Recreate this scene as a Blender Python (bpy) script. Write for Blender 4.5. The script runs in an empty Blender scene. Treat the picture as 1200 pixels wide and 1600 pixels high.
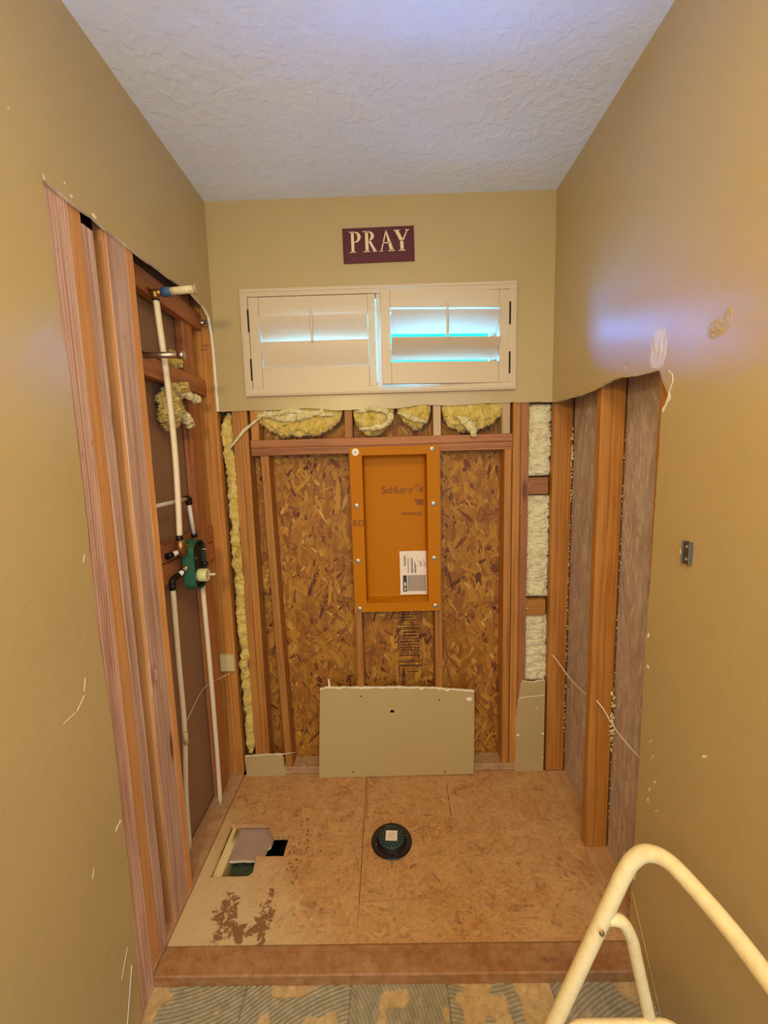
import bpy, bmesh, math, random
import numpy as np
from mathutils import Vector, Matrix, noise, geometry
random.seed(7)
SC = bpy.context.scene
COL = SC.collection
R = math.radians

# ------------------------------------------------------------ camera
cam = bpy.data.cameras.new('camera'); cam.sensor_fit = 'VERTICAL'; cam.sensor_height = 36
cam.lens = 645.98 / 1600 * 36; cam.clip_start = .02
camo = bpy.data.objects.new('camera', cam); COL.objects.link(camo)
cr = Vector((.99961243, .00871777, -.02643829)); cu = Vector((.02515918, .12361487, .99201128)); cf = Vector((-.01191629, .99229198, -.12334763))
camo.matrix_world = Matrix(((cr.x, cu.x, -cf.x, .00624), (cr.y, cu.y, -cf.y, -2.06215), (cr.z, cu.z, -cf.z, 1.69674), (0, 0, 0, 1)))
SC.camera = camo

# ------------------------------------------------------------ light and exposure
SC.view_settings.view_transform = 'Standard'; SC.view_settings.look = 'None'; SC.view_settings.gamma = 1
SC.view_settings.use_curve_mapping = False
SC.view_settings.exposure = -0.07
SC.cycles.max_bounces = 10; SC.cycles.diffuse_bounces = 6; SC.cycles.use_denoising = True
SC.cycles.sample_clamp_indirect = 60
w = bpy.data.worlds.new('sky'); SC.world = w; w.use_nodes = True
wn = w.node_tree; bg = wn.nodes['Background']
bg.inputs[0].default_value = (.07, .31, 1, 1); bg.inputs[1].default_value = 175.0

def area(name, loc, target, size, energy, color):
    l = bpy.data.lights.new(name, 'AREA'); l.shape = 'RECTANGLE'; l.size, l.size_y = size
    l.energy = energy; l.color = color
    o = bpy.data.objects.new(name, l); COL.objects.link(o); o.location = loc
    o.rotation_euler = (Vector(target) - Vector(loc)).to_track_quat('-Z', 'Y').to_euler()
    return o
# the bathroom's own warm lamps behind the camera, then two added cool fill lights
area('vanity_light', (-.42, -2.75, 2.25), (.1, 0, 1.0), (.30, .16), 21, (1, .80, .42))
area('ceiling_light', (.12, -2.15, 2.88), (.12, -2.15, 0), (.5, .5), 26, (1, .80, .46))
area('cool_side_fill', (.78, -2.85, 1.75), (-.8, -.9, 1.35), (.8, 1.0), 32, (.50, .74, 1))  # added cool light towards the left wall and studs
area('cool_rear_fill', (.0, -4.0, 1.3), (0, -.4, 2.6), (1.3, 1.6), 37, (.46, .72, 1))  # added cool light for the ceiling, no doorway stands here

# ------------------------------------------------------------ node helpers
def srgb(r, g, b):
    f = lambda c: (c / 255 / 12.92) if c / 255 <= .04045 else ((c / 255 + .055) / 1.055) ** 2.4
    return (f(r), f(g), f(b), 1)

class NT:
    def __init__(s, name):
        s.m = bpy.data.materials.new(name); s.m.use_nodes = True; s.t = s.m.node_tree
        s.b = s.t.nodes['Principled BSDF']; s.out = s.t.nodes['Material Output']
    def n(s, typ, ins=None, **props):
        nd = s.t.nodes.new(typ)
        for k, v in props.items(): setattr(nd, k, v)
        for k, v in (ins or {}).items(): s.put(nd.inputs[k], v)
        return nd
    def put(s, sock, v):
        if isinstance(v, bpy.types.NodeSocket): s.t.links.new(v, sock)
        elif isinstance(v, bpy.types.Node): s.t.links.new(v.outputs[0], sock)
        else: sock.default_value = v
    def math(s, op, a, b=0.0, clamp=False):
        nd = s.n('ShaderNodeMath', operation=op, use_clamp=clamp); s.put(nd.inputs[0], a); s.put(nd.inputs[1], b); return nd.outputs[0]
    def obj(s): return s.n('ShaderNodeTexCoord').outputs['Object']
    def map(s, v, scale=(1, 1, 1), loc=(0, 0, 0), rot=(0, 0, 0)):
        return s.n('ShaderNodeMapping', {'Vector': v, 'Scale': scale, 'Location': loc, 'Rotation': rot}).outputs[0]
    def noise(s, v, scale, detail=3, rough=.55, dist=0):
        return s.n('ShaderNodeTexNoise', {'Vector': v, 'Scale': scale, 'Detail': detail, 'Roughness': rough, 'Distortion': dist}).outputs[0]
    def ramp(s, f, stops):
        nd = s.n('ShaderNodeValToRGB'); s.put(nd.inputs[0], f); e = nd.color_ramp.elements
        while len(e) < len(stops): e.new(.5)
        for el, (p, c) in zip(e, stops): el.position = p; el.color = c if len(c) == 4 else (*c, 1)
        return nd.outputs[0]
    def mix(s, f, a, b, mode='MIX'):
        nd = s.n('ShaderNodeMix', data_type='RGBA', blend_type=mode); s.put(nd.inputs[0], f); s.put(nd.inputs[6], a); s.put(nd.inputs[7], b); return nd.outputs[2]
    def mr(s, f, a, b, c=0.0, d=1.0):
        return s.n('ShaderNodeMapRange', {0: f, 1: a, 2: b, 3: c, 4: d}).outputs[0]
    def bump(s, h, strength=.3, dist=.002):
        s.put(s.b.inputs['Normal'], s.n('ShaderNodeBump', {'Height': h, 'Strength': strength, 'Distance': dist}))
    def base(s, c, rough=.6, metal=0, spec=None):
        s.put(s.b.inputs['Base Color'], c); s.put(s.b.inputs['Roughness'], rough); s.b.inputs['Metallic'].default_value = metal
        if spec is not None: s.b.inputs['Specular IOR Level'].default_value = spec
        return s.m

def plain(name, c, rough=.5, metal=0, var=.06, scale=40):
    t = NT(name); n = t.noise(t.obj(), scale, 4)
    f = t.mr(n, .3, .7, 1 - var, 1 + var)
    col = t.mix(1.0, c, t.n('ShaderNodeCombineColor', {0: f, 1: f, 2: f}), 'MULTIPLY')
    t.bump(n, .08, .001)
    return t.base(col, rough, metal)

def paint_mat(name, c, bump=.25, scale=55, rough=.5, spec=.5):
    t = NT(name); o = t.obj()
    n = t.noise(o, scale, 5, .6); big = t.noise(o, 2.2, 3)
    v = t.noise(t.map(o, (1, 1, 1)), scale * .35, 4, .5, .6)
    hgt = t.math('ADD', t.math('MULTIPLY', n, .5), t.mr(v, .45, .62))
    col = t.mix(t.mr(big, .3, .7), c, tuple(x * .93 for x in c[:3]) + (1,))
    t.bump(hgt, bump, .0015)
    return t.base(col, rough, 0, spec)

WALL = paint_mat('beige_wall_paint', srgb(190, 164, 112), .16, 60, .34, .6)
CEIL = paint_mat('white_ceiling_texture', srgb(230, 236, 246), .7, 70, .6)
GYP = plain('torn_gypsum_edge', srgb(238, 226, 196), .9, var=.12, scale=120)
TRIMW = plain('white_shutter_paint', srgb(210, 187, 152), .42, var=.02)

def wood_mat(name, light, dark, knot=srgb(96, 50, 26), ring=46, contrast=1.0, dusty=0):
    t = NT(name); o = t.obj()
    rnd = t.n('ShaderNodeObjectInfo').outputs['Random']
    off = t.n('ShaderNodeCombineXYZ', {0: t.math('MULTIPLY', rnd, .37), 1: t.math('MULTIPLY', rnd, .61), 2: t.math('MULTIPLY', rnd, 53.0)}).outputs[0]
    v = t.n('ShaderNodeVectorMath', {0: o, 1: off}, operation='ADD').outputs[0]
    kv = t.n('ShaderNodeTexVoronoi', {'Vector': t.map(v, (9, 9, 2.3)), 'Scale': 1.0, 'Randomness': 1.0})
    kd, kc = kv.outputs['Distance'], kv.outputs['Color']
    keep = t.math('GREATER_THAN', t.n('ShaderNodeSeparateColor', {0: kc}).outputs[0], .55)
    kn = t.math('MULTIPLY', t.mr(kd, .24, .03), keep)                      # 1 inside a knot
    warp = t.noise(t.map(v, (4, 4, 1.3)), 1.0, 2)
    vv = t.n('ShaderNodeVectorMath', {0: v, 1: t.n('ShaderNodeCombineXYZ', {0: t.math('MULTIPLY', warp, .05), 1: t.math('MULTIPLY', kn, .03), 2: 0.0}).outputs[0]}, operation='ADD').outputs[0]
    wv = t.n('ShaderNodeTexWave', {'Vector': t.map(vv, (1, 1, .03), (-.12, .09, 0)), 'Scale': ring, 'Distortion': 2.2, 'Detail': 2.0, 'Detail Scale': .5}, wave_type='RINGS', rings_direction='Z', wave_profile='SAW').outputs[1]
    fib = t.noise(t.map(v, (420, 420, 7)), 1.0, 2)
    blot = t.noise(t.map(v, (14, 14, 2.5)), 1.0, 3)
    band = t.mr(t.noise(t.map(v, (48, 48, 1.1)), 1.0, 2), .36, .62, .15, 1.0); streak = t.mr(t.noise(t.map(v, (120, 120, 1.6)), 1.0, 3, .6), .42, .68)
    g = t.math('ADD', t.math('MULTIPLY', t.math('MULTIPLY', t.math('POWER', wv, 1.6), band), .62 * contrast), t.math('MULTIPLY', streak, .38 * contrast))
    g = t.math('ADD', g, t.mr(fib, .3, .7, -.12, .2)); g = t.math('ADD', g, t.mr(blot, .35, .7, -.1, .28), True)
    col = t.mix(g, light, dark)
    hv = t.mr(rnd, 0, 1, .84, 1.12)
    col = t.mix(1.0, col, t.n('ShaderNodeCombineColor', {0: hv, 1: hv, 2: hv}), 'MULTIPLY')
    col = t.mix(t.mr(kn, .35, .8, 0, .85), col, knot)
    sp = t.noise(t.map(v, (90, 90, 30)), 1.0, 2)
    col = t.mix(t.mr(sp, .70, .76, 0, .5), col, knot)
    if dusty:
        col = t.mix(t.mr(t.noise(o, 22, 6, .7), .38, .66, 0, dusty), col, srgb(200, 168, 125))
    t.bump(t.math('ADD', t.math('MULTIPLY', wv, .3), fib), .25, .0008)
    return t.base(col, .62)

FIR = wood_mat('orange_fir_lumber', srgb(194, 130, 54), srgb(142, 80, 26), contrast=.9)
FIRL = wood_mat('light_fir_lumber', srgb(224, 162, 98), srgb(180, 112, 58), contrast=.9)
PINK = wood_mat('cool_lit_fir_lumber', srgb(226, 188, 164), srgb(166, 116, 94), ring=30, contrast=1.3)  # pink tint paints cool daylight into the wood colour
REDF = wood_mat('reddish_fir_lumber', srgb(184, 118, 66), srgb(130, 70, 34), contrast=.9)
DUSTY = wood_mat('dusty_lumber', srgb(188, 138, 92), srgb(150, 98, 60), contrast=.6, dusty=.7)
CURB = wood_mat('curb_lumber', srgb(160, 104, 54), srgb(116, 66, 30), contrast=.4, dusty=.4)
PALE = wood_mat('pale_new_lumber', srgb(228, 206, 150), srgb(196, 166, 104), contrast=.6)
GREYW = wood_mat('weathered_lumber', srgb(196, 164, 122), srgb(150, 112, 78), contrast=.7, dusty=.4)

# ------------------------------------------------------------ object helpers
def link(o, parent=None):
    COL.objects.link(o)
    if parent is not None: o.parent = parent
    return o
def tag(o, label=None, cat=None, group=None, kind=None):
    if label: o['label'] = label
    if cat: o['category'] = cat
    if group: o['group'] = group
    if kind: o['kind'] = kind
    return o
def thing(name, label, cat, loc=(0, 0, 0), group=None):
    o = bpy.data.objects.new(name, None); o.location = loc; o.empty_display_size = .02; link(o); return tag(o, label, cat, group)
def setting(name):
    o = bpy.data.objects.new(name, None); o.empty_display_size = .02; link(o); o['kind'] = 'structure'; return o
def from_py(name, verts, faces, mats, parent=None, fm=None, smooth=False, loc=None):
    me = bpy.data.meshes.new(name); me.from_pydata([tuple(v) for v in verts], [], faces)
    for m in (mats if isinstance(mats, (list, tuple)) else [mats]): me.materials.append(m)
    if fm is not None: me.polygons.foreach_set('material_index', fm)
    if smooth: me.polygons.foreach_set('use_smooth', [True] * len(me.polygons))
    me.update(); o = bpy.data.objects.new(name, me)
    if loc: o.location = loc
    return link(o, parent)
def from_bm(name, bm, mats, parent=None, smooth=False, loc=None, rot=None):
    bmesh.ops.recalc_face_normals(bm, faces=bm.faces[:])
    me = bpy.data.meshes.new(name); bm.to_mesh(me); bm.free()
    for m in (mats if isinstance(mats, (list, tuple)) else [mats]): me.materials.append(m)
    if smooth: me.polygons.foreach_set('use_smooth', [True] * len(me.polygons))
    o = bpy.data.objects.new(name, me)
    if loc: o.location = loc
    if rot: o.rotation_euler = rot
    return link(o, parent)
def add_box(bm, lo, hi, bev=0, mi=0):
    c = [(a + b) / 2 for a, b in zip(lo, hi)]; s = [abs(b - a) for a, b in zip(lo, hi)]
    r = bmesh.ops.create_cube(bm, size=1, matrix=Matrix.Translation(c) @ Matrix.Diagonal((*s, 1)))
    if bev:
        ed = list({e for v in r['verts'] for e in v.link_edges})
        bmesh.ops.bevel(bm, geom=ed, offset=bev, segments=2, affect='EDGES', profile=.5)
    return r
def box(name, lo, hi, m, parent=None, bev=.001):
    """box whose origin is its own lower centre"""
    c = Vector(((lo[0] + hi[0]) / 2, (lo[1] + hi[1]) / 2, lo[2])); bm = bmesh.new()
    add_box(bm, Vector(lo) - c, Vector(hi) - c, bev)
    return from_bm(name, bm, m, parent, loc=c)
def lumber(name, lo, hi, m, parent=None, bow=0.0, bev=.0022):
    """a sawn board: local z runs along its length so that the grain follows it"""
    lo, hi = Vector(lo), Vector(hi); d = hi - lo; ax = max(range(3), key=lambda i: d[i]); L = d[ax]
    ca = (lo + hi) / 2; c = ca.copy(); c[ax] = lo[ax]
    if ax == 2: w_, h_, rot = d.x, d.y, (0, 0, 0)
    elif ax == 0: w_, h_, rot = d.z, d.y, (0, R(90), 0)          # local z -> +x, local x -> -z
    else: w_, h_, rot = d.x, d.z, (R(-90), 0, 0)                 # local z -> +y, local y -> -z
    bm = bmesh.new(); n = max(2, int(L / .12)); rg = random.Random(name + str(tuple(lo)))
    pr = [(-1, -1), (1, -1), (1, 1), (-1, 1)]; prev = None; b = bev
    prof = []
    for sx, sy in pr:
        if sx * sy > 0: prof += [(sx * (w_ / 2), sy * (h_ / 2 - b)), (sx * (w_ / 2 - b), sy * (h_ / 2))]
        else: prof += [(sx * (w_ / 2 - b), sy * (h_ / 2)), (sx * (w_ / 2), sy * (h_ / 2 - b))]
    for k in range(n + 1):
        t = k / n; wob = rg.uniform(-.0004, .0004); bx = bow * math.sin(math.pi * t) + wob
        ring = [bm.verts.new((x + bx, y + wob * .5, t * L)) for x, y in prof]
        if prev:
            for i in range(8): bm.faces.new((prev[i], prev[(i + 1) % 8], ring[(i + 1) % 8], ring[i]))
        else: bm.faces.new(ring)
        prev = ring
    bm.faces.new(prev)
    return from_bm(name, bm, m, parent, loc=c, rot=rot)
def add_tube(bm, pts, rad, seg=12, cap=True):
    pts = [Vector(p) for p in pts]; n = len(pts); rings = []
    rads = rad if isinstance(rad, (list, tuple)) else [rad] * n
    t0 = (pts[1] - pts[0]).normalized(); nrm = t0.orthogonal().normalized()
    for i, p in enumerate(pts):
        t = (pts[min(i + 1, n - 1)] - pts[max(i - 1, 0)]).normalized()
        nrm = (nrm - t * nrm.dot(t)).normalized(); bn = t.cross(nrm)
        rings.append([bm.verts.new(p + (nrm * math.cos(a) + bn * math.sin(a)) * rads[i]) for a in [2 * math.pi * k / seg for k in range(seg)]])
    for a, b in zip(rings, rings[1:]):
        for k in range(seg): bm.faces.new((a[k], a[(k + 1) % seg], b[(k + 1) % seg], b[k]))
    if cap: bm.faces.new(rings[0][::-1]); bm.faces.new(rings[-1])
def tube(name, pts, rad, m, parent=None, seg=14, smooth=True):
    bm = bmesh.new(); add_tube(bm, pts, rad, seg); o = from_bm(name, bm, m, parent, smooth)
    if smooth:
        for p in o.data.polygons:
            if len(p.vertices) > 4: p.use_smooth = False
    return o
def smooth_path(pts, n=8):
    P = [Vector(p) for p in pts]; P = [2 * P[0] - P[1]] + P + [2 * P[-1] - P[-2]]; out = []
    for i in range(1, len(P) - 2):
        for k in range(n):
            t = k / n; a, b, c, d = P[i - 1:i + 3]
            out.append(.5 * ((2 * b) + (c - a) * t + (2 * a - 5 * b + 4 * c - d) * t * t + (3 * b - a - 3 * c + d) * t ** 3))
    out.append(P[-2]); return out
def lathe(name, prof, m, parent=None, loc=(0, 0, 0), seg=32, rot=None, smooth=True):
    v = []; f = []; n = len(prof)
    for i in range(seg):
        a = 2 * math.pi * i / seg
        for r_, z in prof: v.append((r_ * math.cos(a), r_ * math.sin(a), z))
    for i in range(seg):
        j = (i + 1) % seg
        for k in range(n - 1): f.append((i * n + k, j * n + k, j * n + k + 1, i * n + k + 1))
    f.append(tuple(i * n + n - 1 for i in range(seg))); f.append(tuple(i * n for i in range(seg))[::-1])
    o = from_py(name, v, f, m, parent, loc=loc)
    if rot: o.rotation_euler = rot
    if smooth:
        o.data.polygons.foreach_set('use_smooth', [len(p.vertices) == 4 for p in o.data.polygons])
        md = o.modifiers.new('s', 'EDGE_SPLIT'); md.split_angle = R(40)
    return o
def rough_line(pts, step=.02, amp=.002, seed=0, ends=False):
    rg = random.Random(seed); out = []
    for a, b in zip(pts, pts[1:]):
        n = max(1, int(math.dist(a, b) / step))
        dx, dy = (b[0] - a[0]), (b[1] - a[1]); L = math.hypot(dx, dy) or 1
        for k in range(n):
            t = k / n; j = rg.uniform(-amp, amp) if (k or ends) else 0
            out.append((a[0] + dx * t - dy / L * j, a[1] + dy * t + dx / L * j))
    out.append(tuple(pts[-1])); return out
def slab(name, outer, holes, thick, plane, at, mats, parent=None, side=1, edge=1):
    """prism from a polygon with holes. plane 'x': (y,z) at x=at; 'y': (x,z) at y=at; 'z': (x,y) at z=at. front face at `at`, back at at+side*thick"""
    loops = [list(outer)] + [list(h) for h in holes]
    loops = [[Vector((p[0], p[1], 0)) for p in l] for l in loops]
    tris = geometry.tessellate_polygon(loops); flat = [p for l in loops for p in l]; N = len(flat)
    def P(p, d):
        return {'x': (at + d, p[0], p[1]), 'y': (p[0], at + d, p[1]), 'z': (p[0], p[1], at + d)}[plane]
    v = [P(p, 0) for p in flat] + [P(p, side * thick) for p in flat]; f = []; fm = []
    for t in tris: f.append(tuple(t)); fm.append(0); f.append(tuple(i + N for i in t[::-1])); fm.append(0)
    s = 0
    for l in loops:
        n = len(l)
        for i in range(n): j = (i + 1) % n; f.append((s + i, s + j, s + j + N, s + i + N)); fm.append(edge)
        s += n
    o = from_py(name, v, f, mats, parent, fm)
    bm = bmesh.new(); bm.from_mesh(o.data); bmesh.ops.recalc_face_normals(bm, faces=bm.faces[:]); bm.to_mesh(o.data); bm.free()
    return o
def inpoly(p, poly):
    x, y = p; r = False; n = len(poly)
    for i in range(n):
        a, b = poly[i], poly[i - 1]
        if (a[1] > y) != (b[1] > y) and x < (b[0] - a[0]) * (y - a[1]) / (b[1] - a[1]) + a[0]: r = not r
    return r

# ------------------------------------------------------------ OSB: a sheet covered in real overlapping strands
def osb_mat(name, dust=0.0, floor=False):
    t = NT(name); o = t.obj()
    at = t.n('ShaderNodeAttribute', attribute_name='strand'); uv = t.n('ShaderNodeUVMap', uv_map='grain').outputs[0]
    g = t.noise(t.map(uv, (30, 900, 1)), 1.0, 3, .6)
    sp = t.noise(o, 160, 3, .7)
    f = t.mr(g, .25, .75, .80, 1.16)
    col = t.mix(1.0, at.outputs[0], t.n('ShaderNodeCombineColor', {0: f, 1: f, 2: f}), 'MULTIPLY')
    col = t.mix(t.mr(sp, .62, .72, 0, .35), col, srgb(112, 58, 22))
    if dust:
        d = t.noise(o, 5, 5, .65); d2 = t.noise(o, 60, 4, .7)
        k = t.math('MULTIPLY', t.math('ADD', t.mr(d, .3, .65, .2, .85), t.mr(d2, .35, .7, -.25, .35)), dust, True)
        col = t.mix(k, col, srgb(206, 160, 104))
    if floor:
        sp2 = t.noise(t.map(o, (70, 190, 1)), 1.0, 4, .75); sp3 = t.noise(t.map(o, (26, 60, 1)), 1.0, 5, .7)
        col = t.mix(t.mr(sp2, .55, .68, 0, .7), col, srgb(132, 82, 42)); col = t.mix(t.mr(sp3, .57, .68, 0, .6), col, srgb(134, 80, 44)); col = t.mix(t.mr(sp3, .40, .30, 0, .45), col, srgb(214, 166, 104))
        sx = t.n('ShaderNodeSeparateXYZ', {0: o})
        x, y = sx.outputs[0], sx.outputs[1]
        wob = t.noise(o, 7, 4, .6)
        # pale cement-like residue in the front left corner
        m1 = t.mr(t.math('ADD', t.math('ADD', x, y), t.math('MULTIPLY', wob, .5)), -.72, -1.02)
        col = t.mix(t.math('MULTIPLY', m1, .8), col, srgb(214, 186, 138))
        # brown damp stains with their own outline
        def blob(cx, cy, rx, ry):
            dx = t.math('DIVIDE', t.math('SUBTRACT', x, cx), rx); dy = t.math('DIVIDE', t.math('SUBTRACT', y, cy), ry)
            return t.mr(t.math('ADD', t.math('MULTIPLY', dx, dx), t.math('MULTIPLY', dy, dy)), 1.0, .0)
        b = t.math('MAXIMUM', t.math('MAXIMUM', blob(-.655, -.69, .06, .12), blob(-.50, -.71, .045, .13)), blob(-.585, -.755, .12, .045))
        sn = t.noise(o, 30, 5, .65, .6)
        st = t.mr(t.math('ADD', t.math('MULTIPLY', t.math('POWER', b, .5), .34), t.math('MULTIPLY', sn, 1.0)), .755, .80, 0, .85)
        st = t.math('MULTIPLY', st, t.math('GREATER_THAN', b, 0.0))
        col = t.mix(st, col, srgb(122, 72, 34))
        vd = t.n('ShaderNodeTexVoronoi', {'Vector': o, 'Scale': 38.0}).outputs['Distance']
        dots = t.math('MULTIPLY', t.math('LESS_THAN', vd, t.math('MULTIPLY', t.noise(o, 20, 2), .52)), t.math('GREATER_THAN', t.math('MAXIMUM', blob(-.425, -.43, .05, .16), blob(-.50, -.36, .03, .03)), .02))
        col = t.mix(t.math('MULTIPLY', dots, .6), col, srgb(112, 62, 28))
        b2 = t.mr(t.noise(t.map(o, (1, 1, 1), (3.1, 1.7, 0)), 13, 5, .7), .62, .72, 0, .5)
        col = t.mix(b2, col, srgb(134, 82, 48))
    t.bump(t.math('ADD', g, sp), .35, .001)
    return t.base(col, .66)
OSBW = osb_mat('osb_wall', 0)
OSBF = osb_mat('osb_floor', .95, True)

WPAL = [((174, 118, 26), 6), ((162, 102, 20), 6), ((148, 90, 18), 4.5), ((186, 132, 44), 2.4), ((138, 80, 20), 2.4), ((110, 54, 16), 1.2), ((204, 154, 76), .5), ((90, 38, 12), .4)]
FPAL = [((194, 138, 78), 6), ((184, 126, 68), 6), ((174, 114, 60), 4), ((202, 148, 90), 2.5), ((150, 94, 52), 1.8), ((118, 68, 38), 1.1)]
def osb(name, outer, holes, slits, thick, plane, at, side, mat, pal, n, ang, spread, parent, seed, base):
    rg = np.random.default_rng(seed)
    o = slab(name, outer, holes + slits, thick, plane, at, [mat], parent, side, 0)
    me = o.data; V = [tuple(v.co) for v in me.vertices]; F = [tuple(p.vertices) for p in me.polygons]
    nb = len(F); cols = [base] * nb; uvs = [[(0, 0)] * len(f) for f in F]
    xs = [p[0] for p in outer]; ys = [p[1] for p in outer]; wts = np.array([p[1] for p in pal]); wts = wts / wts.sum()
    segs = [(s[0], s[1]) for s in slits]
    idx = {'x': 0, 'y': 1, 'z': 2}[plane]
    cx = rg.uniform(min(xs), max(xs), n); cy = rg.uniform(min(ys), max(ys), n)
    th = ang + rg.normal(0, spread, n); L = np.clip(rg.lognormal(-2.85, .45, n), .014, .16); W = np.clip(rg.lognormal(-4.3, .5, n), .004, .04)
    pick = rg.choice(len(pal), n, p=wts)
    for i in range(n):
        c, s = math.cos(th[i]), math.sin(th[i]); l, w_ = L[i] / 2, W[i] / 2; j = rg.uniform(-.4, .4, 8)
        pr = [(-l * (1 + j[0] * .3), -w_ * .6), (-l * .55, -w_ * (1 + j[1])), (l * .6, -w_ * (1 + j[2] * .6)), (l * (1 + j[3] * .3), -w_ * .2),
              (l * (1 + j[4] * .2), w_ * .5), (l * .4, w_ * (1 + j[5])), (-l * .5, w_ * (1 + j[6] * .6)), (-l * (1 + j[7] * .4), w_ * .4)]
        q = [(cx[i] + a * c - b * s, cy[i] + a * s + b * c) for a, b in pr]
        if not all(inpoly(p, outer) for p in q): continue
        bad = False
        for h in holes:
            if any(inpoly(p, h) for p in q) or inpoly((cx[i], cy[i]), h) or any(inpoly(p, q) for p in h): bad = True; break
        if bad: continue
        for a, b in segs:
            for k in (0, 1, 4, 5):
                if geometry.intersect_line_line_2d(Vector(q[k]), Vector(q[(k + 3) % 8]), Vector(a), Vector(b)): bad = True; break
        if bad: continue
        h0 = .0003 + rg.uniform(0, .0011); tl = rg.uniform(-.0002, .0003, 8); st = len(V)
        for p, dz in zip(q, tl):
            e = at - side * (h0 + dz); V.append({0: (e, p[0], p[1]), 1: (p[0], e, p[1]), 2: (p[0], p[1], e)}[idx])
        F.append(tuple(range(st, st + 8)))
        r_, g_, b_ = pal[pick[i]][0]; k = rg.uniform(.92, 1.07); cols.append(srgb(min(255, r_ * k), min(255, g_ * k), min(255, b_ * k)))
        ou = rg.uniform(0, 9); uvs.append([(a + ou, b + ou) for a, b in pr])
    me2 = bpy.data.meshes.new(name); me2.from_pydata(V, [], F); me2.materials.append(mat)
    ca = me2.color_attributes.new('strand', 'FLOAT_COLOR', 'CORNER'); arr = []; ua = []
    for f, c_, u in zip(F, cols, uvs):
        arr += list(c_) * len(f)
        for p in u: ua += p
    ca.data.foreach_set('color', arr); ul = me2.uv_layers.new(name='grain'); ul.data.foreach_set('uv', ua)
    o.data = me2; return o

# ------------------------------------------------------------ fibreglass
def fibre_mat(name, a, b, c):
    t = NT(name); o = t.obj()
    n1 = t.noise(o, 22, 6, .7, .8); n2 = t.noise(t.map(o, (60, 60, 190)), 1.0, 5, .75, 1.2)
    col = t.ramp(t.math('ADD', t.math('MULTIPLY', n1, .6), t.math('MULTIPLY', n2, .4)), [(.34, c), (.47, a), (.62, b)])
    t.bump(t.math('ADD', n2, t.noise(o, 260, 4, .8)), .65, .004)
    t.b.inputs['Sheen Weight'].default_value = .25
    return t.base(col, .95, 0, .1)
FIBY = fibre_mat('yellow_fibreglass', srgb(214, 180, 82), srgb(238, 214, 136), srgb(146, 108, 38))
FIBP = fibre_mat('pale_yellow_fibreglass', srgb(226, 206, 140), srgb(244, 232, 190), srgb(170, 138, 76))
FIBC = fibre_mat('cream_fibreglass', srgb(236, 218, 166), srgb(250, 238, 198), srgb(184, 150, 92))
def fluff(name, fn, nu, nv, amp, freq, m, parent=None, seed=0, fine=.35):
    """closed lumpy batt: fn(u,v) gives a point on a closed tube (v wraps)"""
    P = []; sd = Vector((seed * 3.1, seed * 1.7, seed))
    for i in range(nu + 1):
        for j in range(nv): P.append(Vector(fn(i / nu, j / nv)))
    cen = [sum((P[i * nv + j] for j in range(nv)), Vector()) / nv for i in range(nu + 1)]
    V = []
    for i in range(nu + 1):
        for j in range(nv):
            p = P[i * nv + j]; d = (p - cen[i]); L = d.length or 1e-6; d /= L
            q = p * freq + sd; k = noise.fractal(q, .8, 2.1, 3) + fine * noise.noise(q * 6.3) + fine * .5 * noise.noise(q * 15)
            V.append(p + d * min(amp, L * 1.4) * k)
    F = [(i * nv + j, i * nv + (j + 1) % nv, (i + 1) * nv + (j + 1) % nv, (i + 1) * nv + j) for i in range(nu) for j in range(nv)]
    F.append(tuple(range(nv))); F.append(tuple(nu * nv + j for j in range(nv))[::-1])
    return from_py(name, V, F, m, parent, smooth=True)
def sq(a, p=.6):
    c, s = math.cos(a), math.sin(a); return math.copysign(abs(c) ** p, c), math.copysign(abs(s) ** p, s)

# ============================================================ SETTING
H = 2.904; YR = -4.1; XW = .81; SF = .8227; SD = .1
# ceiling
ceiling = box('ceiling', (-.96, YR, H), (.96, .16, H + .03), CEIL, None, 0); ceiling['kind'] = 'structure'

# ---- left wall
wl = setting('wall_left')
Ltop = [(-.976, 2.395), (-.925, 2.398), (-.868, 2.396), (-.80, 2.403), (-.766, 2.400), (-.626, 2.402), (-.412, 2.412), (-.204, 2.427), (-.095, 2.414), (-.035, 2.385), (-.012, 2.30), (-.006, 2.20), (-.004, 1.956)]
Ledge = [(-.976, -.045), (-.966, .234), (-.959, .451), (-.957, .705), (-.957, .861), (-.962, 1.075), (-.971, 1.246), (-.963, 1.56), (-.964, 1.915), (-.973, 2.162), (-.978, 2.40)]
ed = rough_line(Ledge, .022, .0022, 3) + rough_line([(-.976, 2.412), (-.970, 2.398)] + Ltop[1:], .02, .0022, 4)[0:]
outer = [(YR, -.045)] + ed + [(0.0, 1.956), (0.0, H), (YR, H)]
slab('drywall', outer, [], .0127, 'x', -XW, [WALL, GYP], wl, -1)
X0, X1 = -SF - .0005, -SF - SD
PAPER = paint_mat('brown_drywall_paper', srgb(150, 112, 80), .2, 90, .8)
box('back_panel', (X1 - .02, -1.1, -.30), (X1 - .004, .13, 2.9), PAPER, wl, 0)
lumber('stud', (X0 - .038, -.985, -.04), (X0, -.884, 2.86), PINK, wl)                 # flat stud beside the cut edge
lumber('stud', (X0 - .091, -.8825, -.04), (X0 - .002, -.834, 2.86), FIRL, wl)
lumber('stud', (X0 - .089, -.8325, -.01), (X0 - .001, -.789, 2.372), PINK, wl)            # jack stud, stops short
lumber('stud', (X1 + .001, -.787, -.01), (X1 + .012, -.60, 2.86), wood_mat('dark_shaded_lumber', srgb(112, 72, 46), srgb(78, 46, 28)), wl)  # gap board; the shade between the studs is put into its dark colour
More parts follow.
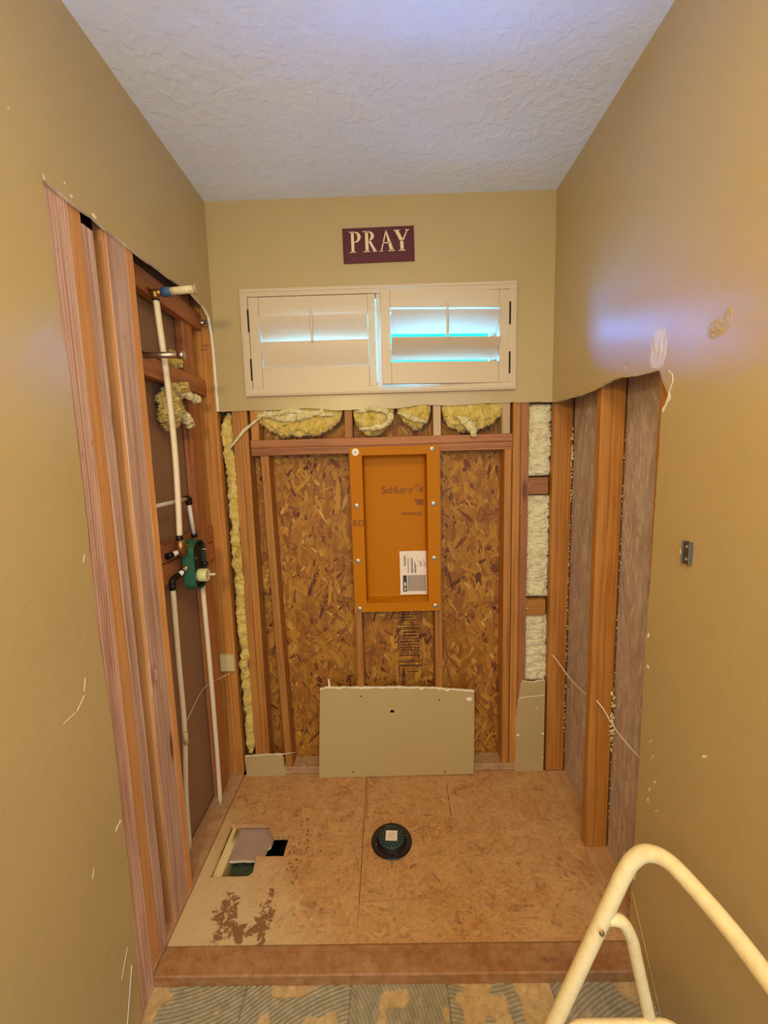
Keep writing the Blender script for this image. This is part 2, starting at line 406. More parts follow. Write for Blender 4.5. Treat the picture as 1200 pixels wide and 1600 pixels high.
flat = lumber('stud', (X0 - .040, -.735, .0), (X0, -.640, 2.86), PINK, wl)            # orange edge colour stands for warm light on the side facing the camera
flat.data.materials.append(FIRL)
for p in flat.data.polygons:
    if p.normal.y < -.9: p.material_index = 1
lumber('stud', (X0 - .089, -.638, .02), (X0 - .001, -.598, 2.86), FIRL, wl)
lumber('stud', (X1, -.154, .02), (X1 + .038, -.065, 2.86), REDF, wl)
lumber('stud', (X1, .0005, .02), (X0, .038, 2.86), FIR, wl)
tp = lumber('bottom_plate', (X1, -.885, -.018), (X0, .0, .020), DUSTY, wl)
lumber('blocking', (-.905, -.597, 2.335), (-.866, -.0, 2.412), REDF, wl)
lumber('blocking', (-.905, -.597, 2.030), (-.866, -.0, 2.104), REDF, wl)
lumber('blocking', (X1 + .001, -.597, 1.315), (-.885, -.0, 1.395), REDF, wl)
lumber('blocking', (X1 + .001, -.597, 1.228), (-.885, -.0, 1.310), REDF, wl)
lumber('blocking', (-.9, -.0005 - .02, .622), (-.824, -.0005, .712), PALE, wl)['label'] = 'short pale wood block'
# lumber stamps on the corner stud: rows of worn ink
INK = plain('faded_brown_ink', srgb(150, 88, 46), .8)
def ink_rows(name, rows, mk, parent, seed, fill=.75, m=INK):
    rg = random.Random(seed); bm = bmesh.new()
    for (a0, a1, b, h) in rows:
        x = a0
        while x < a1:
            wd = rg.uniform(.3, .9) * h
            if rg.random() < fill: add_box(bm, *mk(x, min(x + wd, a1), b, b + h * rg.uniform(.75, 1)))
            x += wd + h * .22
    return from_bm(name, bm, m, parent)
ink_rows('ink_stamp', [(-.885, -.830, 2.262, .012), (-.88, -.85, 2.245, .010)], lambda a, b, c, d: ((a, -.0009, c), (b, .0006, d)), wl, 2)

# ---- right wall
wr = setting('wall_right')
Rtop = [(-.0, 1.956), (-.043, 1.952), (-.196, 1.947), (-.30, 1.943), (-.445, 1.950), (-.53, 1.960), (-.596, 1.957), (-.671, 1.946), (-.74, 1.941), (-.799, 1.938)]
Redge = [(-.803, 1.93), (-.820, 1.896), (-.846, 1.862), (-.834, 1.835), (-.819, 1.820), (-.816, 1.675), (-.813, 1.462), (-.810, 1.28), (-.803, 1.089), (-.804, .915), (-.807, .715), (-.801, .355), (-.796, .176), (-.80, -.045)]
ed = rough_line(Rtop, .02, .002, 5) + rough_line(Redge, .022, .0016, 6)
slab('drywall', [(0.0, H)] + ed + [(YR, -.045), (YR, H)], [], .0127, 'x', XW, [WALL, GYP], wr, 1)
t = NT('plastic_vapour_film')
o_ = t.obj(); cr_ = t.noise(t.map(o_, (6, 14, 5), rot=(.5, 0, 0)), 1.0, 6, .65, 2.2); fine = t.noise(o_, 120, 4, .7)
scr = t.noise(t.map(o_, (10, 130, 12), rot=(.7, 0, 0)), 1.0, 4, .7, 1.0)
colf = t.ramp(t.math('ADD', t.math('MULTIPLY', cr_, .6), t.math('MULTIPLY', scr, .4)), [(.35, srgb(168, 144, 134)), (.5, srgb(190, 170, 160)), (.62, srgb(222, 208, 200))])
t.bump(t.math('ADD', cr_, t.math('MULTIPLY', fine, .2)), .9, .006)
FILM = t.base(colf, .34, 0, .55)
# slightly rippled sheet between the studs
def film(y0, y1, seed):
    nu, nv = 30, 90; V = []; F = []
    for i in range(nu + 1):
        for j in range(nv + 1):
            y = y0 + (y1 - y0) * i / nu; z = .002 + 1.998 * j / nv; u = i / nu
            bul = .006 * math.sin(math.pi * u) + .004 * noise.fractal(Vector((y * 9 + seed, z * 5, seed)), 1, 2, 3) * math.sin(math.pi * u)
            V.append((.921 - bul, y, z))
    for i in range(nu):
        for j in range(nv): a = i * (nv + 1) + j; F.append((a, a + 1, a + nv + 2, a + nv + 1))
    return from_py('plastic_film', V, F, FILM, wr, smooth=True)
film(-.412, .0, 2); film(-.785, -.448, 5)
box('back_panel', (.925, -1.1, -.30), (.94, .13, 2.9), PAPER, wr, 0)
lumber('stud', (SF, .0005, .006), (SF + .093, .038, 2.86), FIR, wr)
lumber('stud', (SF, -.4475, .006), (SF + .092, -.412, 2.86), FIR, wr)
lumber('stud', (SF, -.822, .006), (SF + .092, -.785, 2.86), FIR, wr)
lumber('bottom_plate', (SF, -.86, -.034), (SF + SD, .0, .004), DUSTY, wr)
# curled torn paper under the top cut
bm = bmesh.new(); pts = rough_line([(-.25, 1.945), (-.445, 1.952), (-.53, 1.962), (-.62, 1.957)], .02, .0015, 11); prev = None
for k, (y, z) in enumerate(pts):
    s = math.sin(math.pi * k / (len(pts) - 1)); ring = [bm.verts.new((XW - .0006 - .014 * s * a ** 1.5, y, z + .004 - .017 * s * a)) for a in (0, .35, .7, 1)]
    if prev:
        for a in range(3): bm.faces.new((prev[a], ring[a], ring[a + 1], prev[a + 1]))
    prev = ring
o = from_bm('torn_paper', bm, WALL, wr); md = o.modifiers.new('s', 'SOLIDIFY'); md.thickness = .0008
# bare gypsum where the face paper is torn beside the opening, and the plaster patch above it
slab('torn_flap', rough_line([(-.818, 1.925), (-.842, 1.930), (-.860, 1.915), (-.862, 1.893), (-.850, 1.868), (-.846, 1.862), (-.824, 1.90), (-.818, 1.925)], .01, .0012, 8)[:-1], [], .0016, 'x', XW - .0018, [WALL, GYP], wr, 1)
slab('torn_spot', rough_line([(-.850, 1.868), (-.858, 1.852), (-.842, 1.836), (-.828, 1.814), (-.821, 1.822), (-.834, 1.835), (-.846, 1.862), (-.850, 1.868)], .008, .0012, 9)[:-1], [], .0010, 'x', XW - .0010, [GYP, GYP], wr, 1)
def relief(name, pl, cx, cy, rx, ry, hgt, m, parent, seed, n=24, sgn=-1):
    V = []; F = []
    for i in range(n + 1):
        for j in range(n + 1):
            u, v = i / n * 2 - 1, j / n * 2 - 1; r = math.hypot(u, v); q = Vector((u * 2 + seed, v * 2, seed))
            e = max(0, 1 - r * (1 + .22 * noise.noise(q))); k = (e ** .5) * (.55 + .8 * noise.fractal(q * 1.9, 1, 2, 3)) if e > 0 else 0
            h_ = hgt * max(0, k) - (.0004 if e <= 0 else 0); p = (cx + u * rx, cy + v * ry)
            V.append({'x': (pl[1] + sgn * h_, p[0], p[1]), 'y': (p[0], pl[1] + sgn * h_, p[1]), 'z': (p[0], p[1], pl[1] + h_)}[pl[0]])
    for i in range(n):
        for j in range(n): a = i * (n + 1) + j; F.append((a, a + 1, a + n + 2, a + n + 1))
    return from_py(name, V, F, m, parent, smooth=True)
SPAK = plain('whitish_spackle', srgb(216, 202, 184), .38, var=.1, scale=60)
relief('plaster_patch', ('x', XW), -.789, 2.0, .040, .058, .004, SPAK, wr, 3)
relief('paint_wrinkle', ('x', XW), -1.008, 1.992, .03, .022, .004, WALL, wr, 9)
relief('paint_wrinkle', ('x', XW), -1.04, 2.006, .014, .03, .003, WALL, wr, 13)
def chips(name, spots, plane, m, parent):
    bm = bmesh.new()
    for (a, b, la, lb, an) in spots:
        c, s = math.cos(an), math.sin(an)
        q = [(-la, -lb * .4), (0, -lb), (la, -lb * .2), (la * .8, lb * .5), (0, lb), (-la * .8, lb * .6)]
        vs = []
        for lift in (0, .0009):
            vs.append([bm.verts.new((plane - math.copysign(lift, plane), a + x * c - y * s, b + x * s + y * c)) for x, y in q])
        bm.faces.new(vs[1]); bm.faces.new(vs[0][::-1])
        for i in range(6): bm.faces.new((vs[0][i], vs[0][(i + 1) % 6], vs[1][(i + 1) % 6], vs[1][i]))
    return from_bm(name, bm, m, parent)
chips('paint_chips', [(-1.067, .912, .011, .0035, 2.4), (-.855, .80, .010, .0012, 2.2), (-.867, .755, .014, .0006, 2.0), (-.886, .685, .004, .002, 1.2), (-.862, .64, .008, .0015, 1.7),
      (-.858, .60, .006, .002, 1.4), (-.90, .60, .010, .0015, 2.3), (-.815, 1.13, .010, .004, 1.8), (-.822, 1.03, .006, .005, .6), (-.815, .33, .008, .004, 1.6), (-.813, .27, .014, .003, 1.6),
      (-.934, 1.425, .008, .003, 1.5), (-.62, 1.985, .004, .003, .7)], XW, GYP, wr)
chips('paint_chips', [(-.985, .655, .010, .0035, .5), (-.972, .66, .006, .004, 1.2), (-1.055, 2.49, .003, .002, 0), (-.905, 2.43, .003, .003, 1), (-.80, 2.407, .010, .006, -.3), (-.885, 2.41, .006, .004, .2),
      (-1.04, 1.13, .018, .0009, 1.3), (-1.06, 1.09, .020, .0009, .7), (-1.1, 1.075, .022, .0008, .1), (-1.02, .24, .035, .0009, 1.0), (-.99, 1.46, .012, .0008, 1.2), (-1.09, .62, .012, .0006, 1.2)], -XW, GYP, wl)

# ---- back wall
wb = setting('wall_back')
cut = rough_line([(-.81, 1.956), (-.505, 1.957), (-.40, 1.960), (-.349, 1.959), (-.255, 1.947), (-.13, 1.947), (.057, 1.948), (.182, 1.963), (.306, 1.953), (.493, 1.960), (.71, 1.960), (.81, 1.957)], .02, .0018, 21)
slab('drywall', cut + [(.81, H), (-.81, H)], [[(-.60, 2.075), (.56, 2.075), (.56, 2.455), (-.60, 2.455)]], .0127, 'y', 0, [WALL, GYP], wb, 1)
YF = .0132; YB = YF + .089
for lo, hi, m in [((-.757, YF, .04), (-.7185, YB, 2.0), FIR), ((-.7175, YF, .04), (-.6815, YB, 2.0), FIR), ((-.187, YF + .002, .041), (-.149, YB, 1.736), FIR), ((.232, YF + .002, .041), (.270, YB, 1.736), FIR),
                  ((.587, YF, .041), (.6235, YB, 1.736), FIR), ((.6275, YF, .041), (.6655, YB, 2.0), FIR), ((.6675, YF, .041), (.706, YB, 2.0), REDF)]:
    lumber('stud', lo, hi, m, wb)
s3 = lumber('stud', (-.592, YF, .041), (-.554, YB, 1.735), FIR, wb, bow=-.004); s3.rotation_euler = (0, R(-1.18), 0); s3['label'] = 'stud leaning slightly to the left'
lumber('header', (-.672, YF, 1.775), (.6245, YB + .001, 1.813), REDF, wb)
lumber('header', (-.672, YF + .001, 1.7365), (.6245, YB, 1.7745), REDF, wb)
lumber('bottom_plate', (-.81, YF, -.0015), (.81, YB, .040), DUSTY, wb)
for x0, x1, m in [(-.667, -.628, FIR), (-.2, -.163, FIR), (.235, .273, GREYW), (.572, .613, GREYW)]: lumber('cripple', (x0, YF, 1.8135), (x1, YB, 2.02), m, wb)
lumber('blocking', (.7065, YF + .012, 1.508), (.8095, YF + .05, 1.592), REDF, wb)
lumber('blocking', (.7065, YF + .012, .873), (.8095, YF + .05, .957), FIR, wb)
osb('osb_sheathing', [(-.924, -.02), (.924, -.02), (.924, 2.03), (-.924, 2.03)], [], [], .012, 'y', YB + .004, 1, OSBW, WPAL, 13500, math.pi / 2, .62, wb, 5, srgb(166, 100, 40))
# grade stamp printed on the sheathing
yy = YB + .0024
def bar(bm, x0, z0, x1, z1): add_box(bm, (x0, yy - .0008, z0), (x1, yy, z1))
bm = bmesh.new(); rg = random.Random(4)
z = .895
while z > .63:
    x = .048
    hh = rg.choice([.008, .010, .013])
    if not (.725 < z < .775):
        while x < .158:
            wd = rg.uniform(.004, .016)
            if rg.random() < .92: bar(bm, x, z - hh * .62, min(x + wd, .160), z)
            x += wd + .0025
    z -= hh * 1.15 + .004
for x0, z0, x1, z1 in [(.052, .722, .156, .7255), (.052, .776, .156, .7795), (.052, .722, .0555, .7795), (.1525, .722, .156, .7795), (.066, .757, .14, .765), (.066, .738, .14, .746),
                       (.040, .905, .165, .908), (.040, .63, .0425, .905), (.165, .64, .1675, .905), (.04, .60, .172, .603), (.046, .588, .16, .594), (.046, .565, .165, .572), (.04, .50, .044, .603), (.168, .50, .172, .603), (.062, .50, .072, .55), (.09, .53, .15, .534)]: bar(bm, x0, z0, x1, z1)
o = from_bm('grade_stamp', bm, plain('dark_stamp_ink', srgb(70, 38, 18), .8), wb)
# remains of the drywall at the foot of the wall
slab('drywall_remnant', rough_line([(-.81, .0), (-.812, .118), (-.76, .120), (-.70, .124), (-.618, .126)], .02, .002, 31) + [(-.604, .10), (-.602, .05), (-.594, .012), (-.60, .0)], [], .0125, 'y', 0, [WALL, GYP], wb, 1)
slab('torn_paper', [(-.64, .122), (-.60, .127), (-.535, .138), (-.53, .1395), (-.60, .132), (-.635, .130)], [], .001, 'y', -.001, [GYP, GYP], wb, 1)
slab('drywall_remnant', [(.656, .0)] + rough_line([(.662, .13), (.660, .25), (.668, .40), (.677, .43), (.684, .50), (.692, .520), (.75, .514), (.808, .524)], .02, .0022, 33) + [(.809, 0.0)], [], .0125, 'y', 0, [WALL, GYP], wb, 1)
slab('torn_paper', [(.676, .424), (.70, .430), (.75, .434), (.806, .440), (.806, .444), (.75, .438), (.70, .434), (.68, .431), (.668, .412)], [], .001, 'y', -.0012, [GYP, GYP], wb, 1)
bm = bmesh.new(); rgc = random.Random(8)
for (x, z, r_) in [(.668, .215, .009), (.802, .22, .007), (.765, .37, .005), (.803, .08, .004)]:
    bmesh.ops.create_icosphere(bm, subdivisions=2, radius=r_, matrix=Matrix.Translation((x, -.0005, z)) @ Matrix.Diagonal((1, .18, rgc.uniform(.6, 1.1), 1)))
from_bm('gypsum_chip', bm, GYP, wb, True)

# ---- wall behind the camera
wf = box('wall_front', (-.83, YR - .02, -.05), (.83, YR, H), WALL, None, 0); wf['kind'] = 'structure'

# ---- floor
fl = setting('floor')
hole = [(-.775, -.553), (-.778, -.302), (-.592, -.304), (-.588, -.340), (-.567, -.350), (-.563, -.368), (-.487, -.368), (-.490, -.466), (-.608, -.464), (-.600, -.550)]
hole = rough_line(hole + [hole[0]], .03, .0015, 41)[:-1]
def slit(a, b, wd=.0022):
    d = Vector((b[0] - a[0], b[1] - a[1])).normalized(); p = Vector((-d.y, d.x)) * wd
    return [a, b, (b[0] + p.x, b[1] + p.y), (a[0] + p.x, a[1] + p.y)]
drain_hole = [(-.019 + .055 * math.cos(a), -.405 + .055 * math.sin(a)) for a in [2 * math.pi * k / 24 for k in range(24)]]
YC = -.797
osb('osb_panel', [(-.8225, YC), (-.1486, YC), (-.1486, -.66), (-.1505, .012), (-.8225, .012)], [hole], [slit((-.30, -.69), (-.24, -.685), .001)], .02, 'z', 0, -1, OSBF, FPAL, 5200, .15, .9, fl, 11, srgb(184, 126, 72))
osb('osb_panel', [(-.1462, -.655), (.2782, -.640), (.2871, .012), (-.1475, .012)], [drain_hole], [slit((-.138, -.29), (-.138, -.06), .0022), slit((.268, -.30), (.2755, -.07), .0034),
    slit((-.019, -.33), (-.019, -.288), .0026), slit((-.13, -.405), (-.09, -.405), .0026), (slit((.05, -.400), (.10, -.400), .0026)), slit((-.019, -.53), (-.016, -.485), .0026)], .02, 'z', 0, -1, OSBF, FPAL, 2900, 0, .8, fl, 12, srgb(190, 132, 76))
osb('osb_panel', [(-.1485, YC), (.822, YC), (.822, .012), (.2875, .012), (.2785, -.6412), (-.1465, -.657)], [], [slit((.69, -.30), (.655, -.10), .0008), slit((.76, -.735), (.70, -.34), .0008)], .02, 'z', -.0004, -1, OSBF, FPAL, 5400, .1, .9, fl, 13, srgb(184, 126, 72))
# the cavity under the cut-out, plus added unseen plates that keep stray daylight out
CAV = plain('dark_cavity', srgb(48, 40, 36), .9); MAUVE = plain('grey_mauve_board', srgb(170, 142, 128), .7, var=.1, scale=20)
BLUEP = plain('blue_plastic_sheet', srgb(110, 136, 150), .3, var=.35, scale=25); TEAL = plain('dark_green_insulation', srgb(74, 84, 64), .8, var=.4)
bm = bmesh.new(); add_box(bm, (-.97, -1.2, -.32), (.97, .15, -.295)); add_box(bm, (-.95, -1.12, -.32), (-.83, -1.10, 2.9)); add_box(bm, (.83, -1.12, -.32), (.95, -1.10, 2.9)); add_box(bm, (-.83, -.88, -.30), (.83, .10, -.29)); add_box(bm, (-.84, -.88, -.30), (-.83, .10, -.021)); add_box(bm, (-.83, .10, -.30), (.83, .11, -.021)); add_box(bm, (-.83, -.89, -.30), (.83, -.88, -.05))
from_bm('cavity_and_light_baffles', bm, CAV, fl)
lumber('floor_joist', (-.775, -.86, -.16), (-.737, .09, -.021), PALE, fl)
lumber('floor_joist', (-.35, -.86, -.16), (-.31, .09, -.021), PALE, fl)
slab('concrete_board', rough_line([(-.734, -.455), (-.588, -.452), (-.580, -.40), (-.568, -.388), (-.566, -.352), (-.56, -.28), (-.734, -.28), (-.734, -.455)], .02, .002, 44)[:-1], [], .012, 'z', -.030, [MAUVE, GYP], fl, -1)
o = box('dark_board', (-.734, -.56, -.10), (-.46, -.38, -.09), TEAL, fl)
slab('blue_sheet', rough_line([(-.734, -.56), (-.58, -.56), (-.58, -.502), (-.66, -.512), (-.734, -.505)], .02, .003, 61), [], .002, 'z', -.05, [BLUEP, BLUEP], fl, -1)
# trowelled thin-set left from the old tiles
def thinset():
    x0, x1, y0, y1, st = -.8225, .8225, -1.42, -.882, .003; nx = int((x1 - x0) / st); ny = int((y1 - y0) / st); V = []; cols = []
    rg = random.Random(3); pl = [(x0 + .33 * i + rg.uniform(-.03, .03)) for i in range(1, 5)]
    for j in range(ny + 1):
        for i in range(nx + 1):
            x = x0 + (x1 - x0) * i / nx; y = y0 + (y1 - y0) * j / ny
            cell = sum(x > p for p in pl); q = Vector((x * 5.2 + cell * 7, y * 5.2, cell))
            m = noise.fractal(q, .8, 2, 3)                     # where adhesive remains
            gap = min(abs(x - p) for p in pl)
            cx, cy, rr = x0 + .33 * cell + [.0, .5, -.2, .1, .4][cell], -1.3 + [.9, -.3, .2, .8, -.2][cell], 0
            ph = math.hypot(x - cx, y - cy) * 6.283 / .0115
            ridge = max(0, math.sin(ph)) ** .7
            bare = 1 if m > .13 else 0; sm = max(0, min(1, (m + .12 * noise.noise(q * 5.5) - .06) / .1))
            z = -.0400 + (1 - sm) * (.0008 + .0034 * ridge) + .0006 * noise.noise(Vector((x * 60, y * 60, 2)))
            if gap < .0035: z -= .003; sm *= .3
            V.append((x, y, z))
            a = srgb(166, 152, 124); b = srgb(196, 162, 112); k = sm; v = (.72 if gap < .0035 else 1) * (.80 + .2 * ridge if sm < .5 else 1) * (1 + .22 * noise.noise(Vector((x * 38, y * 38, 5))))
            cols.append([(a[c] * (1 - k) + b[c] * k) * v for c in range(3)] + [1])
    F = [(j * (nx + 1) + i, j * (nx + 1) + i + 1, (j + 1) * (nx + 1) + i + 1, (j + 1) * (nx + 1) + i) for j in range(ny) for i in range(nx)]
    t = NT('thinset_and_backer'); n = t.noise(t.obj(), 90, 5, .7); f = t.mr(n, .3, .7, .78, 1.15)
    t.bump(n, .4, .002); m = t.base(t.mix(1.0, t.n('ShaderNodeAttribute', attribute_name='lay').outputs[0], t.n('ShaderNodeCombineColor', {0: f, 1: f, 2: f}), 'MULTIPLY'), .85)
    o = from_py('thinset_bed', V, F, m, fl, smooth=True)
    ca = o.data.color_attributes.new('lay', 'FLOAT_COLOR', 'POINT'); ca.data.foreach_set('color', [c for col in cols for c in col])
thinset()
box('concrete_slab', (-.83, YR, -.06), (.83, -1.42, -.041), plain('grey_tan_mortar', srgb(176, 154, 116), .85, var=.15, scale=30), fl, 0)
box('floor_base', (-.83, -1.42, -.06), (.83, -.86, -.0425), plain('mortar_base', srgb(150, 130, 100), .9), fl, 0)

# ---- window behind the shutters
w1 = setting('window_1')
bm = bmesh.new(); x0, x1, z0, z1 = -.60, .56, 2.075, 2.455
for lo, hi in [((x0 - .03, .0135, z0 - .03), (x1 + .03, .13, z0)), ((x0 - .03, .0135, z1), (x1 + .03, .13, z1 + .03)), ((x0 - .03, .0135, z0), (x0, .13, z1)), ((x1, .0135, z0), (x1 + .03, .13, z1))]: add_box(bm, lo, hi)
from_bm('window_reveal', bm, TRIMW, w1)
bm = bmesh.new()
for lo, hi in [((x0, .095, z0), (x1, .125, z0 + .03)), ((x0, .095, z1 - .03), (x1, .125, z1)), ((x0, .095, z0 + .03), (x0 + .03, .125, z1 - .03)), ((x1 - .03, .095, z0 + .03), (x1, .125, z1 - .03)), ((-.035, .09, z0 + .03), (-.005, .125, z1 - .03))]: add_box(bm, lo, hi, .002)
from_bm('window_frame', bm, TRIMW, w1)
t = NT('window_glass'); tr = t.n('ShaderNodeBsdfTransparent'); gl = t.n('ShaderNodeBsdfGlossy', {'Roughness': .02}); fr = t.n('ShaderNodeFresnel', {0: 1.45})
t.put(t.out.inputs[0], t.n('ShaderNodeMixShader', {0: fr, 1: tr, 2: gl}).outputs[0]); GLASS = t.m
box('window_pane', (x0 + .03, .108, z0 + .03), (-.035, .112, z1 - .03), GLASS, w1, 0); box('window_pane', (-.005, .108, z0 + .03), (x1 - .03, .112, z1 - .03), GLASS, w1, 0)
# outer wall around the window so daylight comes in only through it
osb_out = slab('outer_wall', [(-.99, -.3), (.99, -.3), (.99, 3.0), (-.99, 3.0)], [[(x0 - .03, z0 - .03), (x1 + .03, z0 - .03), (x1 + .03, z1 + .03), (x0 - .03, z1 + .03)]], .02, 'y', .131, [plain('outer_sheathing', srgb(150, 120, 90), .8)] * 2, wb, 1)

# ============================================================ THINGS
# ---- shutters
sh = thing('plantation_shutter', 'white plantation shutter with two louvred panels, the right one ajar, below the maroon sign', 'shutter', (-.02, 0, 2.02))
ofs = Vector((.02, 0, -2.02))
def rel(o): o.location = o.location + ofs; return o
def ring_frame(bm, X0_, X1_, Z0_, Z1_, wd, y0, y1, bev=.0015):
    for lo, hi in [((X0_, y0, Z0_), (X1_, y1, Z0_ + wd)), ((X0_, y0, Z1_ - wd), (X1_, y1, Z1_)), ((X0_, y0, Z0_ + wd), (X0_ + wd, y1, Z1_ - wd)), ((X1_ - wd, y0, Z0_ + wd), (X1_, y1, Z1_ - wd))]: add_box(bm, lo, hi, bev)
bm = bmesh.new(); ring_frame(bm, -.670, .628, 2.020, 2.510, .036, -.022, -.0005); ring_frame(bm, -.664, .622, 2.026, 2.504, .010, -.026, -.021)
add_box(bm, (-.030, -.012, 2.056), (-.006, -.002, 2.474), .001)
rel(from_bm('shutter_frame', bm, TRIMW, sh))
HING = plain('dark_bronze_hinge', srgb(48, 34, 26), .4, .6)
def panel(hx, sgn, width, zb, zt, lz0, lz1, ang, tilt, lx0, lx1, rodx):
    """hx hinge line, sgn direction from hinge to free edge; local x from the hinge"""
    bm = bmesh.new(); Y0, Y1 = -.022, .0; X = lambda a: sgn * a
    def B(a, b, c, d, y0=Y0, y1=Y1, bev=.0018): add_box(bm, (min(X(a), X(b)), y0, c), (max(X(a), X(b)), y1, d), bev)
    B(.002, lx0, zb, zt); B(lx1, width, zb, zt); B(lx0 + .0008, lx1 - .0008, zb, lz0, Y0 + .002); B(lx0 + .0008, lx1 - .0008, lz1, zt, Y0 + .002)
    p = from_bm('shutter_panel', bm, TRIMW, sh); p.location = Vector((hx, -.002, 0)) + ofs; p.rotation_euler = (0, 0, ang)
    Hh = (lz1 - lz0) / 2; half = .0615
    for k in range(2):
        zc = lz0 + Hh * (k + .5) - (.0 if k else .0); prof = []
        for s_ in range(17):
            a = 2 * math.pi * s_ / 16; prof.append((math.cos(a) * half, math.sin(a) * .0055))
        th = R(tilt[k]); L0, L1 = X(lx0 + .002), X(lx1 - .002); V = []; F = []
        for s_, (a, b) in enumerate(prof[:-1]):
            # a runs from the outdoor edge (-) to the room edge (+); the room edge is raised by th
            y = -(a * math.cos(th) - b * math.sin(th)) - .010; z_ = a * math.sin(th) + b * math.cos(th) + zc
            V += [(L0, y, z_), (L1, y, z_)]
        n = 16
        for s_ in range(n): F.append((2 * s_, 2 * ((s_ + 1) % n), 2 * ((s_ + 1) % n) + 1, 2 * s_ + 1))
        F.append(tuple(2 * s_ for s_ in range(n))); F.append(tuple(2 * s_ + 1 for s_ in range(n))[::-1])
        from_py('louver', V, F, TRIMW, p)
    yr = -.012 - half * math.cos(R(sum(tilt) / 2)) - .006
    zr0 = lz0 + Hh * .5 + half * math.sin(R(tilt[0])) - .012; zr1 = lz0 + Hh * 1.5 + half * math.sin(R(tilt[1])) + .020
    bm = bmesh.new(); add_box(bm, (X(rodx) - .006, yr - .008, zr0), (X(rodx) + .006, yr, zr1), .003)
    add_tube(bm, [(X(rodx), yr - .004, zr1 - .004), (X(rodx), yr - .004, zr1 + .006)], [.005, .003], 10); from_bm('tilt_rod', bm, TRIMW, p)
    for zc in (zb + .085, zt - .11):
        bm = bmesh.new(); add_tube(bm, [(0, -.023, zc - .045), (0, -.023, zc + .055)], .0035, 10); add_box(bm, (-.004, -.0245, zc - .045), (.004, -.021, zc + .055)); from_bm('hinge', bm, HING, p)
    return p
panel(-.633, 1, .598, 2.053, 2.471, 2.150, 2.383, 0, (74, 64), .050, .5635, .300)['label'] = 'left shutter panel, louvers nearly closed'
panel(.594, -1, .604, 2.053, 2.471, 2.152, 2.392, R(4.3), (42, 40), .050, .562, .306)['label'] = 'right shutter panel ajar, louvers open on blue daylight'

# neighbouring tiled roof seen between the louvers
rt = thing('tiled_roof', 'turquoise-looking tiled roof edge outside, seen between the open louvers', 'roof', (1.5, 6.5, 0))
ROOF = NT('dark_teal_roof_tile').base((.001, .030, .0088, 1), .8, 0, 0.0); bm = bmesh.new()
V = []; F = []; nx, ny = 220, 12
for j in range(ny + 1):
    for i in range(nx + 1):
        V.append((-5.5 + 11 * i / nx, .32 * j, 2.75 + .31 * j + .035 * math.sin(i * .9) + (.03 if j % 2 else 0)))
for j in range(ny):
    for i in range(nx): a = j * (nx + 1) + i; F.append((a, a + 1, a + nx + 2, a + nx + 1))
from_py('roof_tiles', V, F, ROOF, rt)
box('eave_wall', (-5.4, .05, -.6), (5.4, .2, 2.72), plain('grey_stucco', srgb(120, 120, 112), .8), rt, 0)

gd = box('ground_outside', (-14, .16, -.75), (14, 26, -.6), plain('grey_patio', srgb(170, 168, 160), .9), None, 0); gd['kind'] = 'structure'

# ---- PRAY sign
MAR = plain('maroon_board_paint', srgb(84, 22, 34), .38, var=.12); MAR2 = plain('maroon_bevel_paint', srgb(100, 36, 50), .35, var=.1); CREAM = plain('cream_lettering', srgb(236, 206, 160), .6, var=.08)
sg = thing('wall_sign', 'maroon wooden plaque reading PRAY in cream serif capitals, above the shutters', 'sign', (-.01, 0, 2.615))
sg.rotation_euler = (0, R(-.6), 0)
bw, bh = .165, .150
V = []; 
for (ix, y) in ((0, -.0005), (0, -.010), (.014, -.018)):
    V += [(-bw + ix, y, ix * .8), (bw - ix, y, ix * .8), (bw - ix, y, bh - ix * .8), (-bw + ix, y, bh - ix * .8)]
F = [(0, 3, 2, 1), (8, 9, 10, 11)]; fm = [0, 0]
for a in (0, 4):
    for k in range(4): F.append((a + k, a + (k + 1) % 4, a + 4 + (k + 1) % 4, a + 4 + k)); fm.append(1 if a else 0)
o = from_py('board', V, F, [MAR, MAR2], sg, fm)
def quadpoly(bm, poly, y0=-.0197, y1=-.0178):
    a = [bm.verts.new((p[0], y0, p[1])) for p in poly]; b = [bm.verts.new((p[0], y1, p[1])) for p in poly]
    bm.faces.new(a); bm.faces.new(b[::-1])
    for i in range(len(poly)): j = (i + 1) % len(poly); bm.faces.new((a[i], b[i], b[j], a[j]))
def bowl(bm, T, cx, cz, rx, rz, ix, iz):
    n = 14; prev = None
    for k in range(n + 1):
        a = math.pi / 2 - math.pi * k / n
        cur = (T(cx + rx * math.cos(a), cz + rz * math.sin(a)), T(cx + ix * math.cos(a), cz + iz * math.sin(a)))
        if prev: quadpoly(bm, [prev[0], cur[0], cur[1], prev[1]])
        prev = cur
